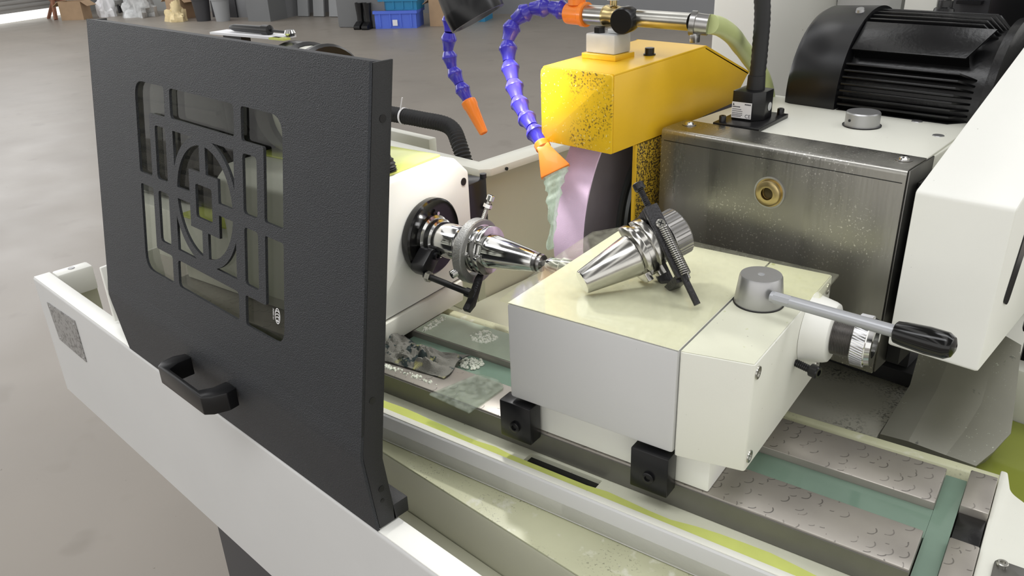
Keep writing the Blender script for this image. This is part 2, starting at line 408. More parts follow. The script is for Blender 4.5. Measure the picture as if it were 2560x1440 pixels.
carton('carton', 'black box under the dark red carton', -13.40, 7.20, .26, .22, .36, 20, 'dark_grey', False)
def blob(name, label, cat, x, y, r, h, m, seed, sq=(1, 1)):
    me = MB(); nu, nv = 22, 12; rnd = Vector((seed * 3.1, seed * 1.7, 0)); vs = []; fs = []
    for j in range(nv + 1):
        ph = math.pi / 2 * j / nv
        for i in range(nu):
            a = 2 * math.pi * i / nu; d = Vector((math.cos(a) * math.cos(ph), math.sin(a) * math.cos(ph), math.sin(ph)))
            k = 1 + .55 * noise.noise(d * 2.2 + rnd) + .2 * noise.noise(d * 6 + rnd)
            vs.append((d.x * r * sq[0] * k, d.y * r * sq[1] * k, max(0, d.z) * h * k))
    for j in range(nv):
        for i in range(nu): k = (i + 1) % nu; fs.append((j * nu + i, j * nu + k, (j + 1) * nu + k, (j + 1) * nu + i))
    fs.append(tuple(range(nu))[::-1]); me.add(vs, fs)
    o = solo(name, me, m, label, cat); o.location = (x, y, 0); return o
blob('plastic_bag', 'crumpled clear grey plastic bag on the hall floor', 'bag', -15.10, 6.35, .34, .55, 'bag', 1, (1.2, .7))
blob('plastic_bag', 'white plastic bag slumped in front of the grey bag', 'bag', -15.62, 5.98, .15, .40, 'paper', 5)
blob('sack', 'brown sack behind the grey plastic bag', 'bag', -14.58, 6.80, .2, .5, 'carton', 7)
blob('plastic_bag', 'white and yellow bag lying before the open carton', 'bag', -13.62, 6.30, .17, .28, 'bag_yellow', 9, (1.2, .8))
# black bucket and grey bin
for nm, lb, x, y, m in (('bucket', 'black bucket beside the yellow and white bag', -13.22, 6.56, 'dark_grey'), ('waste_bin', 'grey plastic bin beside the black bucket', -12.88, 6.72, 'grey_panel')):
    t = Thing(nm, lb, 'bucket' if nm == 'bucket' else 'bin', (x, y, 0))
    t.part('tub', MB().lathe((x, y, 0), (0, 0, 1), [(0, .11), (.34, .14), (.34, .13), (.02, .10)], 20), m)
    t.part('rim', MB().ring((x, y, .325), (0, 0, 1), .15, .13, .02, 20), m)
# timber scraps
t = Thing('timber_stand', 'broken reddish wooden stand by the roller shutter', 'wood', (-16.2, 5.35, 0))
for a, b in (((-.18, -.1, 0), (.12, .1, .6)), ((.18, -.1, 0), (-.12, .05, .62)), ((-.2, .15, 0), (.1, .2, .55)), ((.2, .2, 0), (-.05, .1, .5)), ((-.15, 0, .3), (.2, .05, .33))):
    t.part('plank', MB().tube([Vector((-16.2, 5.35, 0)) + Vector(a), Vector((-16.2, 5.35, 0)) + Vector(b)], .035, 4, 0), 'wood')
carton('carton', 'flattened brown carton next to the wooden stand', -15.72, 5.50, .2, .14, .3, 40)
# lean steel panels between the pillars
t0 = None
for k in range(3):
    u = 5.15 + k * .30
    p = RW(u, .60, 0)
    M = Matrix.Translation(p) @ RM @ Matrix.Rotation(R(-9), 4, 'X')
    o = solo('steel_panel', MB().box(-.10, .10, -.02, .02, .005, 2.4, M), 'grey_panel', ('grey steel panel leaning on the wall, nearest the narrow pillar', 'grey steel panel leaning on the wall, middle of three', 'grey steel panel leaning on the wall, nearest the wide pillar')[k], 'panel', group='steel panels leaning on the wall')
t = Thing('round_tank', 'white round tank standing at the back wall', 'tank', (-16.25, 6.0, 0))
tb = RW(.95, .42)
t.base = Vector((0, 0, 0)); t.o.location = (0, 0, 0)
t.part('shell', MB().lathe(tb + Vector((0, 0, .12)), (0, 0, 1), [(0, .1), (.1, .17), (.6, .17), (.72, .08), (.74, .03)], 24), 'bag')
for a in (0, 120, 240):
    t.part('foot', MB().cyl(tb + Vector((.11 * math.cos(R(a)), .11 * math.sin(R(a)), 0)), tb + Vector((.10 * math.cos(R(a)), .10 * math.sin(R(a)), .2)), .02, seg=8), 'dark_grey')
# black boots beside the wide pillar
for k, (dx, lb) in enumerate(((0, 'black rubber boot nearest the wide pillar'), (.13, 'black rubber boot nearest the blue crate'))):
    x, y = -9.98 + dx, 7.30 + dx * .3
    t = Thing('rubber_boot', lb, 'boot', (x, y, 0), group='pair of black boots')
    t.part('shaft', MB().lathe((x, y, .05), (0, 0, 1), [(0, .05), (.1, .045), (.30, .06), (.30, .052), (.1, .038)], 14), 'black')
    t.part('foot', MB().prism(round_poly([(-.05, 0), (.17, 0), (.17, .05), (.05, .10), (-.05, .10)], .02, 3), -.045, .045, 'y', Matrix.Translation((x, y, 0)) @ Matrix.Rotation(R(-60), 4, 'Z')), 'black')

# ================================================================== machine bed (base frame)
bed = Thing('machine_bed', 'cream painted grinder bed with a long front splash wall and trough', 'machine bed', (-.6, .6, 0))
XL, XR = -1.497, .55
prof = round_poly([(.346, .725), (.346, .95), (.375, .95), (.375, .80), (.372, .80), (.372, .725)], [0, .005, .005, 0, 0, 0], 4)
bed.part('front_wall', MB().prism(prof, XL, XR, 'x'), 'shaded_grey')
bed.part('front_rim', MB().box(XL + .001, XR, .3475, .3735, .9495, .9515), 'white', .0012)
bed.part('end_wall', MB().box(XL, XL + .03, .376, .436, .905, .951), 'white', .004)
bed.part('end_panel', MB().box(XL + .004, XL + .02, .376, .436, .74, .904), 'olive')
bed.part('wall_underside', MB().prism([(.347, .724), (.43, .62), (.45, .62), (.374, .724)], XL + .06, XR, 'x'), 'shaded_grey')
bed.part('trough_floor', MB().box(-1.36, XR, .376, 1.20, .80, .815), 'olive')
sd = bed.part('saddle', MB().box(-1.05, XR, .450, .735, .816, .925), 'olive', .003)
bed.part('saddle_step', MB().box(-1.05, XR, .432, .4495, .816, .862), 'olive', .003)
bed.part('saddle_top', MB().box(-1.049, XR, .4505, .735, .9255, .927), 'bed_wet')
bed.part('pedestal', MB().box(-1.23, XR, .45, 1.15, 0, .70), 'dark_grey', .01)
bed.part('pedestal_top', MB().box(-1.30, XR, .38, 1.19, .701, .799), 'dark_grey')
idp = bed.part('name_plate', MB().prism([(-1.451, .917), (-1.325, .923), (-1.326, .846), (-1.443, .848)], .3445, .3459, 'y'), 'id_plate', label='grey engraved machine plate')
for x, z in ((-1.440, .912), (-1.333, .914), (-1.333, .852), (-1.434, .854)):
    bed.part('rivet', MB().lathe((x, .3444, z), (0, -1, 0), [(0, .002), (.0008, .0014)], 10), 'alu', parent=idp)
bed.part('stud', MB().lathe((XL + .015, .405, .951), (0, 0, 1), [(0, .006), (.0015, .005)], 16), 'alu')
# rear splash guard behind headstock and wheel
rs = Thing('rear_splash_guard', 'cream sheet metal splash guard standing behind the headstock', 'splash guard', (-.97, 1.0, .80))
rs.part('side_panel', MB().box(-.985, -.965, .915, 1.60, .8155, 1.094), 'olive', .003)
rs.part('back_panel', MB().box(-1.36, -.986, .915, .935, .8155, 1.094), 'olive', .003)
rs.part('rim', MB().prism([(-1.36, .900), (-.950, .900), (-.935, .915), (-.935, 1.60), (-.985, 1.60), (-.985, .935), (-1.36, .935)], 1.0945, 1.108), 'cream', .003)
rs.part('far_rim', MB().box(-1.36, -1.19, 1.00, 1.02, .815, 1.10), 'cream', .003)
rs.part('small_screw', MB().cyl((-.9345, .95, 1.10), (-.932, .95, 1.10), .003, seg=10), 'black')
# tray behind the table with the chute and the sheet covers
tr = Thing('rear_tray', 'cream tray behind the table catching yellow green coolant', 'tray', (-.3, .95, .816))
tr.part('tray_plate', MB().box(-.96, .45, .80, 1.19, .8165, .865), 'olive', .003)
# curved speckled casting next to the table
A = []; B = []
for k in range(13):
    u = k / 12; yy = .795 + u * .20; zz = .905 + .030 * math.sin(u * math.pi * .85)
    A.append((-.56, yy, zz)); B.append((-.2475, yy, zz))
tr.part('casting_hump', MB().sheet(A, B, (0, 0, 1), .03), 'splashed')
tr.part('shade_block', MB().box(-.56, -.235, .99, 1.05, .866, .94), 'dark_grey')  # dark box put in for the shade under the steel cover
cv = Thing('way_cover', 'bent grey sheet steel way cover under the white belt guard', 'cover', (-.2, .9, .866))
def cover(pts, m, name, up, t=.002): cv.part(name, MB().sheet([p[0] for p in pts], [p[1] for p in pts], up, t), m)
r0 = [(-.2457, .8547, .9277), (-.2430, .884, .9485), (-.2400, .9139, .9691), (-.2477, .9547, .9977), (-.250, .985, 1.019)]
r1 = [(-.215, .857, .9305), (-.213, .886, .9535), (-.211, .917, .975), (-.214, .957, 1.002), (-.216, .99, 1.024)]
r2 = [(-.175, .858, .9302), (-.168, .888, .951), (-.164, .918, .973), (-.170, .958, 1.001), (-.172, .995, 1.026)]
r3 = [(-.1441, .8585, .9304), (-.1345, .877, .9435), (-.1265, .899, .960), (-.139, .945, .992), (-.152, .990, 1.022)]
for nm, a_, b_ in (('left_fold', r0, r1), ('middle_fold', r1, r2), ('right_fold', r2, r3)): cover(list(zip(a_, b_)), 'sheet_cover', nm, (0, -.57, .82))
cover([(p, (p[0] - .030, p[1] + .02, .868)) for p in r3], 'sheet_cover', 'side_drop', (1, 0, 0))
cover([(p, (p[0], p[1] - .003, .868)) for p in (r0[0], r1[0], r2[0], r3[0])], 'sheet_cover', 'front_drop', (0, -1, 0))
pool = solo('coolant_pool', MB().box(-.152, .45, .745, .998, .866, .918), 'coolant_pool', 'green coolant pooled at the right end of the rear tray', 'coolant', kind='stuff')
tr.part('pool_wall', MB().box(-.16, .45, 1.0, 1.03, .866, .985), 'cream', .004)
bk = Thing('pump_bracket', 'black cast bracket beside the way cover at the picture edge', 'bracket', (-.1, 1.06, .866))
bk.part('block', MB().box(-.158, -.03, 1.035, 1.09, .950, 1.010), 'black', .006)
bk.part('arm', MB().box(-.165, -.08, 1.045, 1.09, 1.011, 1.09), 'black', .005)
bk.part('foot', MB().box(-.15, -.05, 1.04, 1.085, .866, .949), 'dark_grey', .003)

# ================================================================== sliding door (splash door)
dr = Thing('splash_door', 'dark grey splash door with patterned window and black handle on the front wall', 'door', (-.82, .36, .951))
DX0, DX1 = -1.103, -.536
LEAN = R(9.35); Q = Vector((DX0, .342, 1.065))
DM = Matrix.Translation(Q) @ Matrix(((1, 0, 0, 0), (0, math.sin(LEAN), math.cos(LEAN), 0), (0, math.cos(LEAN), -math.sin(LEAN), 0), (0, 0, 0, 1)))
# plate coordinates: u along the door, v up the leaning plate, third axis inwards
WD = DX1 - DX0; VT = .3335
cx, cy = .2835, .1605
def mir(pts, sx, sy):
    q = [((2 * cx - x) if sx else x, (2 * cy - y) if sy else y) for x, y in pts]
    return q[::-1] if sx != sy else q
TLh = [(.127, .1675), (.1605, .1675), (.1605, .2405), (.201, .2405), (.201, .274), (.127, .274)]
loops = [[(0, 0), (WD, 0), (WD, VT), (0, VT)]]
for sx in (0, 1):
    for sy in (0, 1):
        big = .024 if (sx + sy) % 1 == 0 else .006
        loops.append(round_poly(mir(TLh, sx, sy), [.004] * 6 if False else [.004, .003, .003, .004, .004, .020] if not (sx != sy) else [.020, .004, .004, .003, .003, .004], 5))
for sy in (0, 1):
    loops.append(round_poly(mir([(.2145, .2415), (.3525, .2415), (.3525, .274), (.2145, .274)], 0, sy), .006))
for sx in (0, 1):
    for sy in (0, 1): loops.append(round_poly(mir([(.1735, .1675), (.200, .1675), (.200, .2285), (.1735, .2285)], sx, sy), .005))
RO, RI = .0715, .0615; HW, HH = .066, .068
for sx in (0, 1):
    for sy in (0, 1):
        a0 = math.degrees(math.acos(-HW / RO)); a1 = math.degrees(math.asin(HH / RO)); a1 = 180 - a1
        corner = [(cx - HW, cy + HH)] + arc(cx, cy, RO, a0, a1, 10)[::1]
        loops.append(mir(corner, sx, sy))
        hb = .0065; fr = .032
        q0 = 180 - math.degrees(math.asin(hb / RI)); q1 = 90 + math.degrees(math.asin(hb / RI))
        seg = arc(cx, cy, RI, q0, q1, 14) + [(cx - hb, cy + fr), (cx - fr, cy + fr), (cx - fr, cy + hb)]
        loops.append(mir(seg, sx, sy))
loops.append(round_poly([(cx - .018, cy - .0185), (cx + .018, cy - .0185), (cx + .018, cy + .0185), (cx - .018, cy + .0185)], .004))
loops = [l[::-1] if False else l for l in loops]
pm = plate_with_holes(loops, .003)
pm.transform(Matrix.Translation(-dr.base) @ DM @ Matrix.Translation((0, 0, .0015)))
dr.part('window_panel', pm, 'door_paint')
lo = [(.346, .952), (.3432, .980), (.3405, 1.010), (.3388, 1.027), (.3378, 1.040), (.3385, 1.0475), (.3398, 1.0545), (.342, 1.0648)]
A = [(DX0, y, z) for y, z in lo]; B = [(DX1, y, z) for y, z in lo]
dr.part('lower_panel', MB().sheet(A, B, (0, -1, .0), .003), 'door_paint')
def fl(mb, x0, x1, d): 
    mb.prism([(y + .0033, z + .001) for y, z in lo] + [(.3995, 1.3925), (.3995 + d, 1.3925), (.342 + .003 + d, 1.052), (.342 + d, 1.03), (.3495 + d, .953)], x0, x1, 'x'); return mb
sf = dr.part('side_flange', fl(MB(), DX1 - .003, DX1, .0205), 'door_flat', .0006)
dr.part('side_flange', fl(MB(), DX0, DX0 + .003, .0205), 'door_flat', .0006)
dr.part('top_flange', MB().box(.003, WD - .003, VT - .003, VT, .0035, .022, DM), 'door_paint', .0006)
for (y, z, r) in ((.4035, 1.3472, .0035), (.3590, 1.0968, .0035), (.3565, .9977, .0035), (.3560, .9838, .0022)):
    dr.part('bolt_hole', MB().lathe((DX1 + .0002, y, z), (1, 0, 0), [(0, r), (.0002, r)], 16), 'black', parent=sf)
dr.part('hook', MB().box(DX1 - .05, DX1, .3665, .386, .953, .971), 'door_flat', .001)
dr.part('hook', MB().box(DX1 - .25, DX1 - .052, .3665, .380, .953, .966), 'door_flat', .001)
pane = dr.part('window_pane', MB().box(.10, .467, .03, .294, .0045, .0085, DM), 'door_glass', label='wet tinted glass pane')
# printed mark on the glass: oval with C strokes and a column of characters
def dpt(u, v, d=.0042): return DM @ Vector((u, v, d))
mk = MB(); lu, lv = .4205, .0725
def flat_ring(ru, rv, ku, kv, a0=0, a1=360, du=0, dv=0, n=28):
    vs = []
    for i in range(n + 1):
        a = R(a0 + (a1 - a0) * i / n)
        vs.append(dpt(lu + du + ru * math.cos(a), lv + dv + rv * math.sin(a))); vs.append(dpt(lu + du + ku * math.cos(a), lv + dv + kv * math.sin(a)))
    mk.add(vs, [(2 * i, 2 * i + 1, 2 * i + 3, 2 * i + 2) for i in range(n)])
flat_ring(.0048, .0085, .0039, .0076)
for k in range(3): flat_ring(.0030, .0020, .0021, .0011, 0, 180, 0, .0040 - k * .0032, 12)
flat_ring(.0022, .0012, .0012, .0004, 0, 360, 0, -.0052, 12)
flat_ring(.0030, .0052, .0023, .0046, -40, 40, 0, -.0005, 12)
dr.part('printed_mark', mk, 'white_print', parent=pane, label='white oval safety mark')
tm = text_mesh('A005121', .0034, 0, 'CENTER')
tm.transform(Matrix.Translation(-dr.base) @ DM @ Matrix.Translation((lu - .0088, lv, .0042)) @ Matrix(((0, 1, 0, 0), (-1, 0, 0, 0), (0, 0, 1, 0), (0, 0, 0, 1))) @ Matrix.Scale(-1, 4, (0, 0, 1)))
dr.part('printed_code', tm, 'white_print', parent=pane)
# handle
hz0, hz1 = 1.003, 1.026
h_out = [(-.888, .3415), (-.768, .3415), (-.766, .326), (-.772, .310), (-.780, .302), (-.884, .302), (-.892, .310), (-.894, .326)]
h_in = [(-.873, .3385), (-.873, .322), (-.867, .3085), (-.797, .3085), (-.790, .322), (-.790, .3385)]
hp = [(-.888, .3385)] + h_in[:1] + h_in[1:] + [(-.768, .3385), (-.766, .326), (-.772, .310), (-.780, .302), (-.884, .302), (-.892, .310), (-.894, .326)]
dr.part('handle', MB().prism(hp, hz0, hz1), 'black', .0012, label='black bow handle')

# ================================================================== work table (T frame)
tb = Thing('work_table', 'swivelled cream work table with scraped steel ways and drip channel', 'work table', (-.5, .68, .928), 'T')
TL, TR = -1.13, .0
tb.part('table_body', MB().box(TL, .26, .556, .770, .928, .949), 'cream', .002)
lip = tb.part('front_lip', MB().prism(round_poly([(.556, .9285), (.556, .966), (.568, .966), (.570, .950), (.570, .9285)], [0, .004, .003, 0, 0], 3), TL, .26, 'x'), 'shaded_grey')
tb.part('lip_rim', MB().box(TL, .26, .5585, .5665, .9655, .967), 'cream', .0006)
tb.part('end_guard', MB().box(TL - .007, TL - .001, .530, .625, .956, 1.045), 'white', .002)
# channel floor with an open drain slot
fl0 = MB().box(TL, -.423, .5705, .6045, .9495, .956).box(-.334, .26, .5705, .6045, .9495, .956).box(-.423, -.334, .5705, .5840, .9495, .956).box(-.423, -.334, .6000, .6045, .9495, .956)
tb.part('channel_floor', fl0, 'cream_wet')
tb.part('drain_slot', MB().box(-.423, -.334, .5841, .5999, .9492, .9502), 'black', label='dark open drain slot')
tb.part('front_way', MB().box(TL, -.0425, .605, .6625, .9495, .985), 'scraped', .0012)
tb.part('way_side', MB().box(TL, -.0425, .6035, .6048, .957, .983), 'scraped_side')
tb.part('rear_way', MB().box(TL, -.0415, .707, .768, .9495, .985), 'scraped', .0012)
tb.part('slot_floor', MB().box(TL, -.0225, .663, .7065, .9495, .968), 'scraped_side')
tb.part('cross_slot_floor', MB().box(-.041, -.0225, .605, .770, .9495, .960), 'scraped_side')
tb.part('end_way', MB().box(-.022, .0015, .6, .6665, .9495, .985), 'scraped', .0012)
tb.part('end_way', MB().box(-.022, .0015, .7165, .7785, .9495, .985), 'scraped', .0012)
tb.part('end_gap_block', MB().box(-.0215, .001, .667, .716, .9495, .977), 'black_paint', .0008)
ep = round_poly([(.002, .57), (.26, .57), (.26, .742), (.05, .742), (.014, .770), (.008, .802), (.002, .802)], [0, 0, 0, .02, .02, .006, 0], 6)
tb.part('end_plate', MB().prism(ep, .9495, .979), 'cream', .0015)
tb.part('rear_lip', MB().prism(round_poly([(.771, .928), (.779, .966), (.786, .977), (.797, .977), (.803, .966), (.803, .928)], [0, .003, .004, .004, .004, 0], 3), TL, .002, 'x'), 'bed_wet')
cp = tb.part('cover_plate', MB().prism(round_poly([(.014, .59), (.12, .59), (.12, .662), (.014, .662)], .006, 4), .9795, .9825), 'stainless_plain', .0004)
socket_bolt(tb, 'screw', (.020, .655, .9825), (0, 0, 1), .0045, .004, 'zinc', cp)
solo('slot_coolant', MB().box(-.688, -.0415, .6627, .7068, .9685, .9765).box(-.0413, -.0226, .606, .769, .9685, .9765), 'coolant_green', 'green coolant standing in the slot between the steel ways', 'coolant', (-.3, .68, .9685), 'T', kind='stuff')
cw = MB(); A = []; B = []
for k in range(60):
    x = -1.15 + k * (1.40 / 59); lim = .5835 if -.44 < x < -.32 else 1
    A.append((x, .5705, .9582)); B.append((x, min(lim, .5875 + .008 * noise.noise(Vector((x * 9, 3, 0))) + .004 * noise.noise(Vector((x * 31, 8, 0)))), .9575))
solo('channel_coolant', cw.sheet(A, B, (0, 0, 1), .0012), 'coolant_yellow', 'yellow green coolant film along the front drip channel', 'coolant', (-.3, .575, .9565), 'T', kind='stuff')
solo('flooded_film', MB().prism(round_poly([(-.687, .7085), (-.44, .7085), (-.44, .7670), (-.687, .7670)], .004, 3), .9852, .9858), 'film_green', 'pale green coolant film flooding the rear way beside the headstock', 'coolant', (-.56, .735, .9852), 'T', kind='stuff')
# foam on the ways
random.seed(4)
def foam(name, label, cx_, cy_, rx, ry, n, z=.985):
    mb = MB()
    for i in range(n):
        a = random.random() * 6.283; q = math.sqrt(random.random()); r = .0008 + random.random() ** 3 * .0022
        x = cx_ + rx * q * math.cos(a); y = cy_ + ry * q * math.sin(a)
        mb.lathe((x, y, z), (0, 0, 1), [(0, r), (r * .5, r * .86), (r * .86, r * .5), (r, r * .08)], 8)
    return solo(name, mb, 'foam', label, 'foam', (cx_, cy_, z), 'T', kind='stuff')
foam('foam_patch', 'white foam bubbles on the rear way left of the tailstock', -.595, .742, .018, .016, 150, .9859)
foam('foam_patch', 'foam bubbles around the right end of the patterned rag', -.575, .690, .016, .014, 160, .9772)
foam('foam_line', 'line of bubbles along the front edge of the rag', -.625, .618, .055, .004, 90)
foam('foam_patch', 'foam bubbles at the foot of the headstock', -.675, .735, .006, .025, 90, .9859)

# ================================================================== rag, scraps
def rag():
    mb = MB(); nx, ny = 70, 28; vs = []; fs = []
    for i in range(nx + 1):
        u = i / nx
        for j in range(ny + 1):
            v = j / ny; x = -.735 + .158 * u + .006 * math.sin(v * 5 + 1) ; y = .618 + .014 * u + (v) * (.056 + .010 * math.sin(u * 7))
            q = Vector((u * 7, v * 2.6, 0)); h = abs(noise.noise(q)) * .020 + abs(noise.noise(q * 2.7 + Vector((5, 1, 0)))) * .009
            ed = min(1, 4 * min(u, 1 - u, v * 1.2, (1 - v) * 1.2) + .15)
            vs.append((x, y, .9862 + h * ed + (.004 * (1 - u) * ed)))
    W_ = ny + 1
    for i in range(nx):
        for j in range(ny): fs.append((i * W_ + j, (i + 1) * W_ + j, (i + 1) * W_ + j + 1, i * W_ + j + 1))
    n = len(vs); vs += [(a, b, c - .0012) for a, b, c in vs]; fs += [tuple(k + n for k in f[::-1]) for f in fs[:]]
    mb.add(vs, fs); return mb
solo('rag', rag(), 'cloth', 'crumpled grey patterned rag lying on the steel way', 'rag', (-.65, .645, .985), 'T')
solo('plastic_scrap', MB().prism(round_poly([(-.5636, .594), (-.4990, .589), (-.4985, .622), (-.497, .655), (-.515, .664), (-.542, .662)], [.002, .002, .002, .01, .01, .004], 4), .9862, .9875), 'scrap_film', 'clear plastic offcut lying on the front way beside the tailstock', 'plastic sheet', (-.53, .62, .985), 'T')

# ================================================================== headstock (T frame)
AY, AZ = .755, 1.1065
hs = Thing('headstock', 'cream workhead with black spindle disc and driver at the left of the table', 'headstock', (-.83, .73, .9852), 'T')
hs.part('housing', MB().prism(round_poly([(.630, 1.019), (.850, 1.019), (.850, 1.170), (.822, 1.196), (.650, 1.196), (.630, 1.18)], [.003, .006, .01, .012, .02, .01], 5), -.955, -.692, 'x'), 'white', .003)
hs.part('low_housing', MB().box(-1.27, -.9555, .640, .850, 1.019, 1.104), 'white', .004)
hs.part('low_cover', MB().box(-1.07, -.96, .632, .845, 1.1042, 1.107), 'coolant_yellow', .0006)
hs.part('base', MB().prism(round_poly([(-1.12, .655), (-.688, .655), (-.688, .815), (-.705, .838), (-1.12, .838)], .003, 2), .9855, 1.0165), 'cream', .0015)
hs.part('joint', MB().box(-1.26, -.696, .66, .835, 1.0166, 1.0189), 'dark_grey')
hs.part('cover_glass', MB().prism(round_poly([(-.95, .70), (-.712, .70), (-.712, .818), (-.95, .818)], .003, 2), 1.1962, 1.199), 'coolant_yellow', .0005, label='yellowish clear cover plate')
hs.part('spindle_disc', MB().lathe((-.6918, AY, AZ), (1, 0, 0), [(0, .050), (.004, .0525), (.012, .0525), (.014, .050), (.012, .046), (.008, .030)], 56), 'grip')
hs.part('spindle_nose', MB().lathe((-.684, AY, AZ), (1, 0, 0), [(0, .030), (.006, .030), (.008, .0265), (.016, .0265), (.018, .0235), (.050, .0230), (.052, .022), (.052, .018)], 40), 'chrome')
hs.part('corner_plug', MB().lathe((-.692, .838, 1.158), (1, 0, 0), [(0, .0055), (.0008, .0055), (.0008, .003)], 16), 'black')
hs.part('disc_screw', MB().lathe((-.6795, .765, 1.137), (1, 0, 0), [(0, .003), (.002, .0025)], 10), 'chrome')
# driver: arm clamped to the disc, pin and finger
arm = hs.part('driver_arm', MB().prism(round_poly([(.700, 1.083), (.716, 1.066), (.742, 1.090), (.728, 1.106)], .008, 5), -.679, -.658, 'x'), 'black', .001)
hs.part('arm_bolt', MB().lathe((-.658, .731, 1.093), (1, 0, 0), [(0, .0055), (.004, .0055), (.004, .003), (.001, .003)], 14), 'black', parent=arm)
pin = hs.part('driver_pin', MB().cyl((-.66, .709, 1.0735), (-.5855, .709, 1.0655), .0042, seg=16), 'black')
hs.part('pin_nut', MB().lathe((-.656, .709, 1.073), (1, 0, -.1), [(0, .0072), (.0035, .0072), (.0035, .0066), (.007, .0066)], 6), 'zinc', parent=pin)
hs.part('pin_collar', MB().lathe((-.592, .709, 1.066), (1, 0, -.1), [(0, .0060), (.008, .0060), (.008, .003)], 16), 'black', parent=pin)
hs.part('side_bracket', MB().box(-.735, -.697, .852, .897, 1.02, 1.147), 'black', .002)
hs.part('bracket_bolt', MB().cyl((-.70, .893, 1.147), (-.70, .893, 1.1535), .005, seg=12), 'black')
hs.part('bracket_bolt', MB().cyl((-.6968, .893, 1.105), (-.690, .893, 1.105), .005, seg=12), 'black')
hs.part('conduit', MB().tube([(-.80, .70, 1.205), (-.765, .715, 1.218), (-.725, .722, 1.215), (-.716, .723, 1.1985)], (lambda i, k: .0098 if i % 2 else .0082), 14, 60), 'rubber')
# headstock motor and belt drum seen above the door and through its window
hm = Thing('headstock_motor', 'black headstock motor with belt drum standing behind the door window', 'motor', (-1.1, .745, 1.1072), 'T')
hm.part('motor_case', MB().prism(round_poly([(.665, 1.1075), (.845, 1.1075), (.845, 1.30), (.82, 1.325), (.69, 1.325), (.665, 1.30)], .012, 4), -1.25, -.958, 'x'), 'black_paint', .003)
for k in range(7):
    hm.part('fin', MB().box(-1.24, -.97, .659, .6648, 1.128 + k * .026, 1.133 + k * .026), 'black_paint')
hm.part('belt_drum', MB().lathe((-.957, .745, 1.272), (1, 0, 0), [(0, .060), (.052, .060), (.056, .076), (.082, .076), (.086, .072)], 48), 'black')
hm.part('drum_band', MB().lathe((-.8708, .745, 1.272), (1, 0, 0), [(0, .071), (.022, .071)], 48), 'cream')
hm.part('end_disc', MB().lathe((-.8486, .745, 1.272), (1, 0, 0), [(0, .074), (.010, .0755), (.014, .072)], 48), 'black')
sdv = Thing('hand_tool', 'black handled tool with a chrome tip on a white plate above the door edge', 'tool', (-1.05, .80, 1.346), 'T')
sdv.part('stand', MB().box(-1.04, -1.0, .742, .758, 1.3252, 1.3498), 'black')
sdv.part('plate', MB().box(-1.06, -.91, .735, .765, 1.350, 1.353), 'paper')
sdv.part('handle', MB().lathe((-1.03, .75, 1.359), (1, 0, 0), [(0, .003), (.01, .005), (.07, .0055), (.072, .007), (.085, .007), (.087, .003)], 16), 'black')
sdv.part('rod', MB().cyl((-.944, .75, 1.359), (-.905, .75, 1.358), .0018, seg=10), 'black')
sdv.part('tip', MB().lathe((-.904, .75, 1.3535), (0, 0, 1), [(0, .006), (.004, .008), (.008, .006)], 16), 'chrome')
sdv.part('tag', MB().box(-.925, -.895, .73, .742, 1.3505, 1.353), 'coolant_yellow')
solo('corrugated_conduit', MB().tube([Matrix.Rotation(-SW, 4, 'Z') @ Vector(p) for p in ((-1.36, .955, 1.150), (-1.26, .957, 1.150), (-1.17, .968, 1.148), (-1.10, .975, 1.143), (-1.055, .957, 1.118), (-1.02, .945, 1.06))], (lambda i, k: .0150 if i % 2 else .0128), 16, 120), 'rubber', 'black corrugated conduit resting on the rear splash guard', 'conduit', TW((0, 0, 0)), 'T')
zt = Thing('cable_tie', 'white cable tie looped round the black conduit', 'cable tie', (-1.21, .962, 1.149))
zt.part('strap', MB().ring((-1.213, .962, 1.149), (1, .1, 0), .0165, .0152, .004, 24), 'paper')
zt.part('tail', MB().box(-.001, .001, -.001, .001, 0, .024, Matrix.Translation((-1.211, .955, 1.164)) @ Matrix.Rotation(R(20), 4, 'Y')), 'paper')

